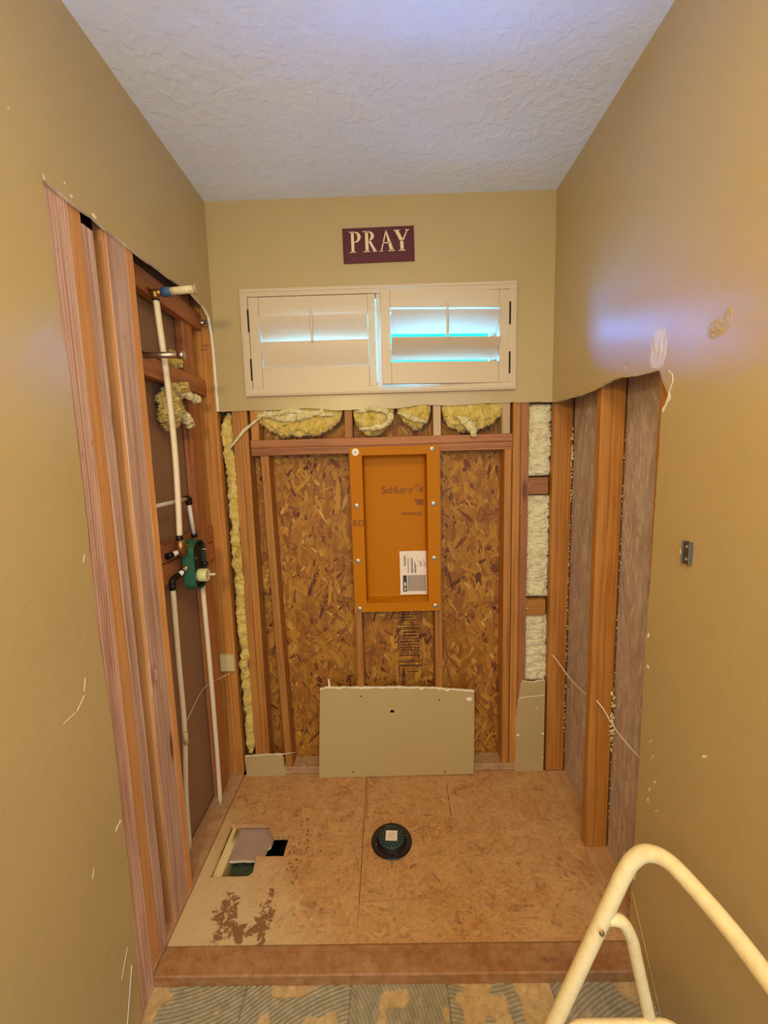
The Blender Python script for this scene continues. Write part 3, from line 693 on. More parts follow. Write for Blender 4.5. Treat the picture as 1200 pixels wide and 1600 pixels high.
def letter(ch, x0, wd, zb=.040, h=.090):
    T = lambda u, v: (x0 + u * wd, zb + v * h); bm = bmesh.new(); q = lambda *p: quadpoly(bm, [T(*a) for a in p])
    if ch in 'PR':
        q((.20, .03), (.43, .03), (.43, .97), (.20, .97)); q((.0, 0), (.62, 0), (.43, .06), (.20, .06)) if ch == 'P' else q((.0, 0), (.58, 0), (.43, .06), (.20, .06))
        q((.0, 1), (.20, .93), (.5, .95), (.5, 1)); 
        if ch == 'P': bowl(bm, T, .45, .735, .52, .265, .26, .225); q((.42, .47), (.47, .47), (.47, .51), (.42, .51))
        else: bowl(bm, T, .40, .76, .46, .24, .22, .20); q((.44, .50), (.60, .54), (1.02, .03), (.80, .03)); q((.74, 0), (1.08, 0), (1.0, .05), (.80, .05)); q((.40, .52), (.62, .52), (.62, .56), (.40, .56))
    elif ch == 'A':
        q((.10, .03), (.17, .03), (.50, .93), (.44, 1.0)); q((.42, 1.0), (.50, 1.0), (.96, .03), (.70, .03)); q((.22, .38), (.70, .38), (.70, .43), (.24, .43))
        q((0, 0), (.28, 0), (.18, .05), (.09, .05)); q((.56, 0), (1.06, 0), (.96, .06), (.70, .06))
    else:
        q((.08, .97), (.32, .97), (.63, .48), (.42, .46)); q((.84, .97), (.91, .97), (.62, .44), (.55, .50)); q((.42, .03), (.63, .03), (.63, .50), (.42, .50))
        q((0, 1), (.45, 1), (.33, .95), (.08, .95)); q((.72, 1), (1.03, 1), (.92, .95), (.83, .95)); q((.28, 0), (.78, 0), (.63, .06), (.42, .06))
    return from_bm('letter', bm, CREAM, sg)
for ch, a, wd in (('P', -.137, .058), ('R', -.073, .062), ('A', .003, .070), ('Y', .070, .072)): letter(ch, a, wd)
scr = smooth_path([(-.095 + .011 * k, -.0186, .082 + (.008 if k % 2 else -.006) + .003 * math.sin(k * 2.1)) for k in range(17)], 5)
tube('faded_script', scr, .0006, plain('dull_gold_script', srgb(124, 70, 48), .6), sg, 6)

# ---- wall niche
KO = NT('orange_foam_board'); o_ = KO.obj(); sx = KO.n('ShaderNodeSeparateXYZ', {0: o_})
gx = KO.math('GREATER_THAN', KO.math('FRACT', KO.math('MULTIPLY', sx.outputs[0], 105.0)), .6); gz = KO.math('GREATER_THAN', KO.math('FRACT', KO.math('MULTIPLY', sx.outputs[2], 105.0)), .6)
gg = KO.math('MULTIPLY', KO.math('SUBTRACT', 1.0, gx), KO.math('SUBTRACT', 1.0, gz)); KO.bump(KO.math('SUBTRACT', 1.0, gg), .35, .0012)
NICHE = KO.base(KO.mix(KO.math('MULTIPLY', gg, .7), srgb(196, 120, 0), srgb(150, 84, 0)), .6, 0, .15)
nc = thing('shower_niche', 'orange foam shower niche with waffle surface, screwed between the studs', 'niche', (.04, 0, .92))
nrel = lambda o: (setattr(o, 'location', o.location + Vector((-.04, 0, -.92))), o)[1]
NO = [(-.182, .920), (.262, .920), (.262, 1.765), (-.182, 1.765)]; NI = [(-.121, .968), (.200, .968), (.200, 1.724), (-.121, 1.724)]
nrel(slab('flange', NO, [NI], .0125, 'y', -.0002, [NICHE, NICHE], nc, 1))
bm = bmesh.new(); yb = .094; (a0, c0), (a1, c1) = (-.121, .968), (.200, 1.724); r_ = .007
prev = None; rings = []
for (ins, y) in ((0, .012), (.001, .06), (.002, yb - .012), (.005, yb - .004), (.013, yb)):
    rings.append([bm.verts.new((x, y, z)) for x, z in ((a0 + ins, c0 + ins), (a1 - ins, c0 + ins), (a1 - ins, c1 - ins), (a0 + ins, c1 - ins))])
for a, b in zip(rings, rings[1:]):
    for k in range(4): bm.faces.new((a[k], a[(k + 1) % 4], b[(k + 1) % 4], b[k]))
bm.faces.new(rings[-1]); o = nrel(from_bm('recess', bm, NICHE, nc))
for p in o.data.polygons: pass
BRN = plain('brown_print', srgb(132, 72, 6), .7)
def text_mesh(name, s, size, loc, m, parent, rot=(R(90), 0, 0), ext=.0002, sxy=1.0):
    c = bpy.data.curves.new(name, 'FONT'); c.body = s; c.size = size; c.offset = size * .028; c.extrude = ext; ob = bpy.data.objects.new(name, c); COL.objects.link(ob)
    me = bpy.data.meshes.new_from_object(ob.evaluated_get(bpy.context.evaluated_depsgraph_get())); bpy.data.objects.remove(ob)
    me.materials.clear(); me.materials.append(m); o = bpy.data.objects.new(name, me); o.location = loc; o.rotation_euler = rot; o.scale = (sxy, 1, 1); return link(o, parent)
nrel(text_mesh('printed_text', 'Schluter', .050, (-.030, yb - .0006, 1.527), BRN, nc)); nrel(text_mesh('printed_text', '®', .026, (.142, yb - .0006, 1.556), BRN, nc)); nrel(text_mesh('printed_text', '-K', .05, (.152, yb - .0006, 1.527), BRN, nc))
nrel(text_mesh('printed_text', 'www.sc', .034, (.072, yb - .0006, 1.409), BRN, nc)); nrel(text_mesh('printed_text', 'RD', .044, (-.178, -.0006, 1.372), BRN, nc))
nrel(slab('printed_mark', [(.137, 1.492), (.196, 1.492), (.196, 1.462), (.155, 1.462)], [], .0004, 'y', yb - .0007, [BRN, BRN], nc, 1))
WASH = plain('dull_steel_washer', srgb(176, 166, 150), .35, .7); WASHW = plain('white_plastic_washer', srgb(240, 226, 200), .5); SCRW = plain('screw_steel', srgb(150, 140, 120), .3, .9)
first = None
for i, (x, z) in enumerate([(-.152, 1.742), (.228, 1.748), (-.156, 1.475), (.232, 1.476), (-.158, 1.19), (.232, 1.196), (-.158, .936), (.235, .944)]):
    r0 = .018 if i == 0 else .0135
    wsh = lathe('washer', [(.0, .003), (.004, .0030), (r0 * .8, .0024), (r0, .0005), (r0, 0), (0, 0)][::-1], WASHW if i in (0,) else WASH, nc, (x - .04, -.0003, z - .92), 24, (R(90), 0, 0))
    if i == 0: wsh['label'] = 'larger white washer'
    sc = lathe('screw', [(0, 0), (.0045, 0), (.0045, .0012), (.003, .002), (0, .002)], SCRW, wsh, (0, 0, .0026), 12)

# ---- leaflet standing in the niche
PAPW = plain('leaflet_paper', srgb(238, 218, 196), .6, var=.03); PRG = plain('grey_print', srgb(176, 158, 138), .7); PRK = plain('black_print', srgb(52, 46, 42), .6); PRM = plain('mid_grey_print', srgb(122, 112, 102), .7)
lf = thing('instruction_leaflet', 'folded white instruction leaflet with sideways print standing in the orange niche', 'leaflet', (.128, .078, .9815))
bm = bmesh.new(); n = 8; prev = None
for k in range(n + 1):
    x = -.071 + .142 * k / n; y = .004 * math.sin(k / n * 3.1) ; cur = [bm.verts.new((x, y, 0)), bm.verts.new((x, y + .008, .236))]
    if prev: bm.faces.new((prev[0], cur[0], cur[1], prev[1]))
    prev = cur
o = from_bm('sheet', bm, PAPW, lf); md = o.modifiers.new('s', 'SOLIDIFY'); md.thickness = .0012; md.offset = 1
def lfp(x, z): return -.071 + x * .142, z * .236
def lfbox(bm, x0, z0, x1, z1):
    a, b = lfp(x0, z0), lfp(x1, z1)
    for k in range(4):      # follow the slight curve of the sheet
        u0 = a[0] + (b[0] - a[0]) * k / 4; u1 = a[0] + (b[0] - a[0]) * (k + 1) / 4
        Y = lambda u, z: .004 * math.sin((u + .071) / .142 * 3.1) + .008 * z / .236 - .0016
        bm.faces.new([bm.verts.new((u, Y(u, z), z)) for u, z in ((u0, a[1]), (u1, a[1]), (u1, b[1]), (u0, b[1]))])
bm = bmesh.new(); lfbox(bm, .27, .08, .97, .45); from_bm('grey_panel', bm, PRG, lf)
bm = bmesh.new(); lfbox(bm, .11, .07, .25, .45); from_bm('black_panel', bm, PRK, lf)
bm = bmesh.new(); rgl = random.Random(5)
for xx in (.33, .40, .50, .58, .66, .75, .83, .91):
    z = .10
    while z < .42: L = rgl.uniform(.03, .09); lfbox(bm, xx, z, xx + .022, min(z + L, .43)); z += L + .012
for xx, z0, z1 in ((.15, .66, .90), (.30, .50, .84), (.42, .50, .86), (.46, .50, .82), (.54, .50, .76), (.58, .50, .70), (.20, .66, .9)):
    lfbox(bm, xx, z0, xx + .028, z1)
for k in range(11): a = rgl.uniform(.68, .94); z = rgl.uniform(.64, .80); lfbox(bm, a, z, a + .04, z + .022)
o = from_bm('print_lines', bm, PRM, lf); o.location = (0, -.0003, 0)
bm = bmesh.new(); lfbox(bm, .16, .09, .20, .17); lfbox(bm, .15, .2, .21, .29); o = from_bm('white_print', bm, PAPW, lf); o.location = (0, -.0003, 0)

# ---- leaning drywall offcut
db = thing('drywall_offcut', 'beige painted drywall offcut leaning against the studs below the niche', 'board', (.01, -.022, .0015))
db.rotation_euler = (R(-3.2), 0, R(.0))
top = rough_line([(-.395, .497), (-.36, .507), (-.335, .505), (-.25, .503), (-.1, .500), (.05, .498), (.2, .492), (.30, .482), (.425, .470)], .018, .002, 51)
holec = [(-.013 + .012 * math.cos(a), .362 + .012 * math.sin(a)) for a in [2 * math.pi * k / 14 for k in range(14)]]
slab('board_face', [(-.418, .0)] + top + rough_line([(.425, .40), (.42, .1), (.418, .008)], .03, .0015, 52) , [holec], .0125, 'y', 0, [WALL, GYP], db, 1)
# torn paper lip along the top edge
bm = bmesh.new(); prev = None; rgt = random.Random(2)
for k, (x, z) in enumerate(top):
    d = rgt.uniform(.002, .009) * (1.5 if rgt.random() < .2 else 1); cur = [bm.verts.new((x, -.0007, z + .0008)), bm.verts.new((x + rgt.uniform(-.002, .002), -.0007, z - d)), bm.verts.new((x, .006, z + .0012))]
    if prev: bm.faces.new((prev[0], cur[0], cur[1], prev[1])); bm.faces.new((prev[0], prev[2], cur[2], cur[0]))
    prev = cur
from_bm('torn_edge', bm, GYP, db)
DK = plain('dark_screw_hole', srgb(60, 42, 28), .9)
for x, z in [(-.178, .452), (.24, .425), (-.232, .03), (.262, .022)]: lathe('screw_hole', [(.0, .0008), (.0035, .0008), (.0045, 0)][::-1], DK, db, (x, 0, z), 10, (R(90), 0, 0))
slab('torn_paper', [(-.348, .50), (-.352, .55), (-.346, .551), (-.338, .505)], [], .0012, 'y', .001, [GYP, GYP], db, 1)
relief('gypsum_spot', ('y', 0), .398, .425, .016, .012, .0025, GYP, db, 4, 12)

# ---- drain
BLK = plain('black_drain_plastic', srgb(26, 20, 22), .28, var=.1); DTL = plain('dark_teal_plastic', srgb(42, 66, 62), .42, var=.15); PIT = plain('drain_slot_dark', srgb(8, 10, 10), .9)
dr = thing('floor_drain', 'round black shower drain with dark teal grate and white sticker, set in the subfloor', 'drain', (-.019, -.405, 0))
lathe('flange', [(.0, .0008), (.089, .0008), (.091, .004), (.088, .008), (.080, .009), (.074, .007), (.066, .010), (.062, .020), (.060, .021), (.0575, .019), (0, .017)], BLK, dr, (0, 0, .001), 48)
lathe('grate', [(.0, .0), (.0565, 0), (.0565, .004), (.054, .006), (0, .006)], DTL, dr, (0, 0, .0184), 40)
bm = bmesh.new()
for rr, n in ((.045, 18), (.034, 12)):
    for k in range(n):
        a = 2 * math.pi * k / n; bmesh.ops.create_cone(bm, cap_ends=True, segments=8, radius1=.0034, radius2=.0034, depth=.001, matrix=Matrix.Translation((rr * math.cos(a), rr * math.sin(a), .0248)))
from_bm('grate_hole', bm, PIT, dr)['kind'] = 'stuff'
bm = bmesh.new(); add_box(bm, (-.026, -.021, 0), (.026, .029, .0009)); o = from_bm('sticker', bm, PAPW, dr, loc=(.0, .002, .0252)); o.rotation_euler = (0, 0, R(-3))
bm = bmesh.new()
for k in range(9): a = random.uniform(-.012, .01); add_box(bm, (a, -.012 + k * .003, .0009), (a + random.uniform(.003, .01), -.0105 + k * .003, .0011))
from_bm('sticker_print', bm, PRM, o)
for a in (.3, 1.87, 3.44, 5.0): lathe('screw', [(0, 0), (.004, 0), (.004, .002), (0, .003)], SCRW, dr, (.070 * math.cos(a), .070 * math.sin(a), .0085), 10)

# ---- curb board
cb = lumber('curb_board', (-.8215, -.888, -.0425), (.8215, -.7985, .0015), CURB, None, bev=.004)
tag(cb, 'dark reddish flat curb board across the front of the shower floor', 'board')

# ---- plumbing
CPVC = plain('cream_plastic_pipe', srgb(226, 206, 168), .38, var=.05); PEX = plain('white_pex_pipe', srgb(226, 218, 206), .35, var=.05); BRASS = plain('aged_brass', srgb(150, 110, 60), .38, .85, .25); BKR = plain('black_crimp_ring', srgb(36, 28, 26), .4, .5)
GRN = plain('green_valve_guard', srgb(28, 84, 56), .45, var=.2); KNOB = plain('pale_green_plastic', srgb(206, 204, 142), .45, var=.06); BLUE = plain('blue_tape', srgb(52, 88, 120), .6, var=.2); WTAPE = plain('dirty_white_tape', srgb(216, 196, 150), .6, var=.2); STEEL = plain('brushed_steel', srgb(170, 150, 126), .3, .9)
pl = thing('shower_plumbing', 'cream water pipes and green mixing valve inside the open left wall', 'plumbing', (-.845, -.4, .02))
PO = Vector((.845, .4, -.02))
def pp(o): o.location = o.location + PO; return o
XV = -.845
riser = pp(tube('riser_pipe', smooth_path([(XV, -.437, 2.325), (XV, -.424, 2.20), (XV, -.408, 2.05), (XV, -.396, 1.80), (XV, -.402, 1.6), (XV, -.418, 1.40)], 6), .0115, CPVC, pl))
pp(tube('hot_return_pipe', [(-.878, -.60, 1.545), (-.872, -.5, 1.549), (-.862, -.285, 1.556)], .0085, PEX, pl))
pp(tube('return_pipe', [(-.862, -.285, 1.545), (-.862, -.258, 1.385)], .0085, PEX, pl))
pp(tube('supply_pipe', smooth_path([(-.868, -.462, 1.21), (-.872, -.46, .9), (-.874, -.46, .598), (-.894, -.46, .3), (-.902, -.458, .02)], 6), .0105, CPVC, pl))
pp(tube('supply_pipe', smooth_path([(-.842, -.262, 1.21), (-.842, -.255, .9), (-.850, -.235, .62), (-.862, -.212, .3), (-.867, -.210, .02)], 6), .0105, CPVC, pl))
for a, b in [((XV, -.419, 1.418), (XV, -.4185, 1.395)), ((-.862, -.260, 1.398), (-.862, -.257, 1.383)), ((-.862, -.283, 1.548), (-.862, -.280, 1.53)), ((-.868, -.462, 1.228), (-.868, -.462, 1.205)), ((XV, -.437, 2.335), (XV, -.4365, 2.312)), ((-.863, -.305, 1.5555), (-.862, -.288, 1.556))]: pp(tube('crimp_ring', [a, b], .0135, BKR, pl))
pp(tube('elbow', smooth_path([(-.862, -.292, 1.556), (-.862, -.276, 1.556), (-.862, -.272, 1.535)], 4), .011, BKR, pl))
pp(tube('elbow', smooth_path([(-.868, -.462, 1.215), (-.868, -.462, 1.240), (-.864, -.44, 1.250), (-.857, -.425, 1.255)], 4), .012, BKR, pl))
pp(tube('stub_pipe', [(-.856, -.425, 1.256), (-.85, -.390, 1.268)], .010, PEX, pl)); pp(tube('crimp_ring', [(-.853, -.408, 1.262), (-.8522, -.402, 1.264)], .0125, BKR, pl))
# brass body
bm = bmesh.new(); add_tube(bm, [(XV, -.418, 1.40), (XV, -.410, 1.335)], .019, 16); add_tube(bm, [(XV, -.408, 1.36), (XV - .002, -.37, 1.35)], .016, 14); add_tube(bm, [(XV - .004, -.36, 1.37), (XV - .004, -.36, 1.20)], .021, 16)
add_tube(bm, [(-.85, -.388, 1.268), (-.85, -.36, 1.275)], .014, 12); add_tube(bm, [(-.842, -.262, 1.215), (-.845, -.33, 1.24)], .014, 12); add_tube(bm, [(-.862, -.258, 1.385), (-.86, -.262, 1.35), (-.85, -.33, 1.34)], .013, 12); pp(from_bm('valve_body', bm, BRASS, pl, True))
pp(tube('capped_stub', [(-.85, -.405, 1.352), (-.866, -.455, 1.345)], .010, PEX, pl)); pp(tube('stub_cap', [(-.865, -.452, 1.3455), (-.872, -.475, 1.343)], .0135, BKR, pl))
# green guard: a shallow channel with rounded ends
bm = bmesh.new(); pr = []
for k in range(9): a = math.pi * k / 8; pr.append((-.325 + .062 * math.cos(a), 1.345 + .040 * math.sin(a)))
for k in range(9): a = math.pi + math.pi * k / 8; pr.append((-.325 + .062 * math.cos(a), 1.205 + .040 * math.sin(a)))
g0 = [bm.verts.new((-.858, y, z)) for y, z in pr]; g1 = [bm.verts.new((-.812, -.325 + (y + .325) * .93, 1.275 + (z - 1.275) * .97)) for y, z in pr]; g2 = [bm.verts.new((-.813, -.325 + (y + .325) * .84, 1.275 + (z - 1.275) * .92)) for y, z in pr]; g3 = [bm.verts.new((-.83, -.325 + (y + .325) * .82, 1.275 + (z - 1.275) * .90)) for y, z in pr]
n = len(pr)
for a, b in ((g0, g1), (g1, g2), (g2, g3)):
    for k in range(n): bm.faces.new((a[k], a[(k + 1) % n], b[(k + 1) % n], b[k]))
fg = bm.faces.new(g3); fg.material_index = 1
for f_ in bm.faces:
    if f_ is not fg and all(v in g2 or v in g3 for v in f_.verts): f_.material_index = 1
gg_ = pp(from_bm('valve_guard', bm, [GRN, plain('dark_recess_plastic', srgb(34, 34, 24), .5)], pl))
pp(lathe('valve_cap', [(0, 0), (.027, 0), (.028, .004), (.028, .036), (.025, .041), (.019, .041), (.018, .036), (0, .036)], KNOB, pl, (-.826, -.322, 1.225), 28, (0, R(90), 0)))
pp(tube('valve_stem', [(-.79, -.322, 1.225), (-.762, -.322, 1.227), (-.752, -.322, 1.229)], [.005, .006, .003], WTAPE, pl))
pp(tube('stop_screw', [(-.825, -.315, 1.338), (-.782, -.315, 1.338)], [.004, .0025], STEEL, pl))
pp(lathe('guard_screw', [(0, 0), (.006, 0), (.005, .004), (0, .005)], STEEL, pl, (-.83, -.325, 1.30), 12, (0, R(90), 0)))
pp(tube('check_stop', [(-.84, -.272, 1.262), (-.805, -.272, 1.264)], [.011, .009], BKR, pl))
# shower arm at the top: brass elbow, blue collar, taped stub
bm = bmesh.new(); add_tube(bm, [(XV, -.437, 2.318), (XV, -.438, 2.345)], .0155, 14); add_tube(bm, [(XV - .012, -.438, 2.338), (XV + .03, -.440, 2.340)], .0135, 14); bmesh.ops.create_icosphere(bm, subdivisions=2, radius=.017, matrix=Matrix.Translation((XV, -.438, 2.338))); add_box(bm, (XV - .018, -.462, 2.348), (XV - .004, -.414, 2.352)); pp(from_bm('brass_elbow', bm, BRASS, pl, True))
pp(tube('blue_collar', [(XV + .028, -.44, 2.340), (XV + .062, -.442, 2.342)], .0165, BLUE, pl)); pp(tube('shower_arm_stub', [(XV + .061, -.442, 2.342), (XV + .085, -.444, 2.343), (-.690, -.449, 2.345)], .0135, WTAPE, pl)); pp(tube('stub_end', [(-.692, -.449, 2.345), (-.683, -.449, 2.3455)], .0155, GREYW, pl))
# galvanised nipple crossing behind
gp = thing('steel_nipple', 'short brownish steel pipe sticking out of the left wall between the two upper blocks', 'pipe', (-.86, -.51, 2.10))
tube('pipe', [(-.03, 0, 0), (.118, .0, -.004)], .0115, STEEL, gp); tube('coupling', [(.118, 0, -.004), (.140, 0, -.0045)], .0145, STEEL, gp); tube('coupling', [(-.03, 0, 0), (-.012, 0, 0)], .015, BKR, gp)
# toggle anchor
ta = thing('toggle_anchor', 'small metal wing anchor on the left corner stud beside the top block', 'anchor', (-.862, -.004, 2.372))
lathe('bolt', [(0, 0), (.010, 0), (.011, .003), (.006, .008), (0, .009)], plain('bright_steel', srgb(210, 205, 190), .25, .8), ta, (0, 0, 0), 14, (R(90), 0, 0))
bm = bmesh.new(); add_box(bm, (-.028, -.008, .002), (.028, -.003, .012), .002); add_box(bm, (-.026, -.008, -.014), (.026, -.003, -.004), .002); o = from_bm('wing', bm, STEEL, ta); o.rotation_euler = (0, R(18), 0)

# ---- insulation
def strip(path, w_, d_, pwr=.7):
    P = smooth_path(path, 6); n = len(P) - 1
    def fn(u, v):
        i = min(int(u * n), n - 1); f = u * n - i; c = P[i].lerp(P[i + 1], f); a = 2 * math.pi * v; x, y = sq(a, pwr)
        e = min(1, u * 30 + .25, (1 - u) * 30 + .25); return (c.x + x * w_ * e, c.y + y * d_ * e, c.z)
    return fn
o = fluff('insulation_batt', strip([(-.786, .050, 1.955), (-.792, .046, 1.80), (-.785, .048, 1.70), (-.778, .045, 1.5), (-.785, .048, 1.30), (-.776, .044, 1.1), (-.785, .048, .9), (-.774, .044, .70), (-.788, .044, .62), (-.780, .046, .4), (-.785, .046, .11)], .026, .032, .6), 420, 40, .012, 24, FIBY, seed=1)
tag(o, 'long narrow strand of yellow insulation in the gap at the back left corner', 'insulation')
def blk(x0, x1, z0, z1, seed, yc=.066, d=.030):
    cx, hx = (x0 + x1) / 2, (x1 - x0) / 2
    def fn(u, v):
        x, y = sq(2 * math.pi * v, .5); e = min(1, (u * 14) ** .5 + .3, ((1 - u) * 14) ** .5 + .3); return (cx + x * hx, yc + y * d * e, z0 + (z1 - z0) * u)
    return fn
for i, (z0, z1, lb) in enumerate([(1.60, 1.955, 'cream fibreglass insulation at the top of the narrow bay beside the right corner'), (.965, 1.50, 'cream fibreglass insulation in the middle of the narrow bay, between two orange blocks'), (.50, .865, 'cream fibreglass insulation low in the narrow bay, above the drywall remnant')]):
    o = fluff('insulation_batt', blk(.709, .828, z0, z1, i), int((z1 - z0) * 260), 64, .012, 34, FIBC, seed=i + 5, fine=.9); tag(o, lb, 'insulation')
def sag(x0, x1, zt, zb, lean, seed, yc=.045, d=.034):
    """a batt bulging down out of the cavity above the header; u runs across it"""
    def fn(u, v):
        s = math.sin(math.pi * min(1, max(0, u ** lean))) ** .36; x, y = sq(2 * math.pi * v, .75); zc = zt - (zt - zb) * .5 * s; hz = max(.006, (zt - zb) * .5 * s)
        return (x0 + (x1 - x0) * u, yc + x * d * (.3 + .7 * s), zc + y * hz)
    return fn
bulges = []
for a, lb, amp in [((-.655, -.205, 2.0, 1.822, 1.0, 1), 'yellow insulation sagging above the header, leftmost of the four bulges', .016), ((-.16, .045, 1.985, 1.826, .85, 2), 'curled yellow insulation above the header, just right of the second short stud', .014), ((.055, .230, 2.0, 1.850, 1.2, 3), 'flat yellow insulation tucked above the niche, left of the grey short stud', .014), ((.278, .60, 2.01, 1.830, .75, 4), 'bright yellow insulation hanging above the header, rightmost of the four bulges', .016)]:
    o = fluff('insulation_batt', sag(*a), 150, 56, amp, 26, FIBY, seed=a[-1] + 20, fine=.5); tag(o, lb, 'insulation'); bulges.append(o)
# extra rolls and a drip that break the outline of the bulges
def roll(pts, r0, seed, m=FIBY, parent=None, nu=70, nv=22, amp=.008, name='insulation_tuft'):
    P = smooth_path(pts, 8); n = len(P) - 1
    def fn(u, v):
        i = min(int(u * n), n - 1); f = u * n - i; c = P[i].lerp(P[i + 1], f); t_ = (P[i + 1] - P[i]).normalized(); a_ = t_.orthogonal().normalized(); b_ = t_.cross(a_); a = 2 * math.pi * v; r = r0 * max(.12, math.sin(math.pi * min(1, .06 + u * .88)) ** .5)
        return c + a_ * math.cos(a) * r + b_ * math.sin(a) * r
    return fluff(name, fn, nu, nv, amp, 40, m, parent, seed, .5)
for bi, (pts, r_, lb) in enumerate([([(-.60, .02, 1.945), (-.5, .008, 1.915), (-.40, .004, 1.925), (-.30, .008, 1.945)], .020, 'pale folded tuft of insulation over the leftmost bulge'),
                    ([(-.14, .02, 1.94), (-.06, .0, 1.948), (.01, .0, 1.93), (.02, .005, 1.89), (-.03, .0, 1.862), (-.13, .01, 1.855)], .015, 'rolled pale rim of the curled insulation above the header'),
                    ([(.06, .015, 1.93), (.13, .004, 1.90), (.20, .008, 1.875)], .012, 'thin pale fold of insulation above the niche'),
                    ([(.36, .02, 1.90), (.40, .004, 1.87), (.425, .0, 1.835), (.432, -.002, 1.80)], .022, 'ragged tuft hanging down over the header at the right'),
                    ([(-.63, .016, 1.93), (-.55, .004, 1.935), (-.47, .0, 1.948), (-.36, .002, 1.935), (-.25, .01, 1.925)], .013, '')]):
    roll(pts, r_, int(r_ * 1000), m=FIBP, parent=bulges[bi % 4], name='folded_tuft')
tf = roll([(-.905, -.30, 2.12), (-.89, -.27, 2.14), (-.885, -.22, 2.13)], .034, 51, amp=.02); tag(tf, 'yellow insulation tuft peeking out above the second block in the left bay', 'insulation')
def tuftfn(u, v):
    s = math.sin(math.pi * min(1, .08 + u * .86)) ** .5; x, y = sq(2 * math.pi * v, .8); return (-.880 + .032 * x * s, -.345 + .085 * y * s * (1 - .25 * u) + .04 * (1 - u), 2.035 - .19 * u + .02 * y * s)
big_tuft = tag(fluff('insulation_tuft', tuftfn, 90, 48, .026, 20, FIBY, seed=61, fine=.6), 'large ragged yellow insulation tuft hanging below the second block in the left bay', 'insulation')
roll([(-.872, -.30, 2.0), (-.858, -.24, 2.0), (-.842, -.19, 1.992), (-.835, -.15, 1.985)], .017, 71, amp=.01, m=FIBP, parent=big_tuft, name='pale_tuft')
roll([(-.872, -.36, 2.01), (-.862, -.27, 2.02), (-.856, -.22, 2.03)], .02, 73, amp=.014, m=FIBY, parent=big_tuft, name='pale_tuft')
roll([(-.872, -.33, 1.93), (-.858, -.25, 1.90), (-.850, -.21, 1.87)], .02, 75, amp=.014, m=FIBP, parent=big_tuft, name='pale_tuft')
# flecks of fluff clinging to the right-hand studs and film
bm = bmesh.new(); rg = random.Random(12)
def fleck(x, y, z, r):
    bmesh.ops.create_icosphere(bm, subdivisions=1, radius=r, matrix=Matrix.Translation((x, y, z)) @ Matrix.Rotation(rg.uniform(0, 6), 4, 'Z') @ Matrix.Diagonal((1, rg.uniform(.5, 1.4), rg.uniform(.6, 1.7), 1)))
for k in range(170):
    z = rg.uniform(.1, 1.85); fleck(.912 + rg.uniform(-.004, .002), -.004 - abs(rg.gauss(0, .006)), z, rg.uniform(.001, .004) * (1.7 if z > 1.5 else 1))
for k in range(110): fleck(.914, -.452 - abs(rg.gauss(0, .006)), rg.uniform(.1, 1.8), rg.uniform(.0008, .0028))
for k in range(60):
    z = rg.choice([.62, .56, .51, .68]) + rg.gauss(0, .025); fleck(.912 + rg.uniform(-.01, 0), -.454 - abs(rg.gauss(0, .01)), z, rg.uniform(.002, .006))
for k in range(60): fleck(.907, -.66 + rg.uniform(-.1, .1), rg.uniform(.1, 1.5), rg.uniform(.0006, .0018))
for k in range(50): fleck(rg.choice([.6275, .668]) + rg.gauss(0, .003), .0125, rg.uniform(.1, 1.8), rg.uniform(.0008, .0018))
for k in range(70): fleck(rg.uniform(.70, .716), .016 + rg.uniform(0, .01), rg.uniform(.5, 1.9), rg.uniform(.001, .0035))
fk = from_bm('insulation_fluff', bm, FIBC, None, True); tag(fk, 'tiny white insulation flecks clinging to the studs and film on the right', 'fluff', kind='stuff')
# debris on the subfloor
bm = bmesh.new(); rg = random.Random(77)
for k in range(260):
    x, y = rg.uniform(-.80, .80), rg.uniform(-.79, 0)
    if inpoly((x, y), hole) or math.hypot(x + .019, y + .405) < .1: continue
    s = rg.uniform(.0008, .0028); bmesh.ops.create_icosphere(bm, subdivisions=1, radius=s, matrix=Matrix.Translation((x, y, .0018)) @ Matrix.Diagonal((rg.uniform(.6, 2), rg.uniform(.6, 2), .5, 1)))
tag(from_bm('plaster_crumbs', bm, plain('tan_crumbs', srgb(206, 178, 134), .9)), 'scattered plaster crumbs and dust on the shower subfloor', 'debris', kind='stuff')

# ---- loose cables and strings
CAB = plain('white_cable', srgb(226, 214, 196), .5)
tag(tube('cable', smooth_path([(.84, -.002, .665), (.850, -.03, .655), (.862, -.10, .632), (.868, -.19, .620), (.860, -.30, .640), (.862, -.405, .655)], 6), .0032, CAB), 'thin white cable sagging across the far bay of the right wall', 'cable')
tag(tube('cable', smooth_path([(.845, -.4535, .690), (.862, -.48, .665), (.864, -.56, .640), (.860, -.66, .640), (.860, -.72, .645), (.862, -.783, .65)], 6), .0030, CAB), 'thin white cable sagging across the near bay of the right wall', 'cable')
tag(tube('string', smooth_path([(-.905, -.41, .575), (-.895, -.36, .61), (-.905, -.26, .625), (-.90, -.17, .632), (-.84, -.004, .61)], 6), .0014, CAB), 'thin pale string crossing behind the pipes low in the left bay', 'string')
tag(slab('paper_strip', [(-.775, 1.778), (-.70, 1.868), (-.60, 1.935), (-.55, 1.956), (-.56, 1.944), (-.60, 1.927), (-.69, 1.857), (-.768, 1.776)], [], .0015, 'y', -.0035, [WTAPE, WTAPE]), 'narrow pale strip of torn paper slanting down from the drywall at the upper left', 'paper')
tag(tube('string', smooth_path([(-.8075, -.995, .20), (-.806, -1.02, .13), (-.806, -1.05, .03), (-.806, -1.06, -.036)], 5), .0013, CAB), 'pale thread hanging at the foot of the left wall', 'string')
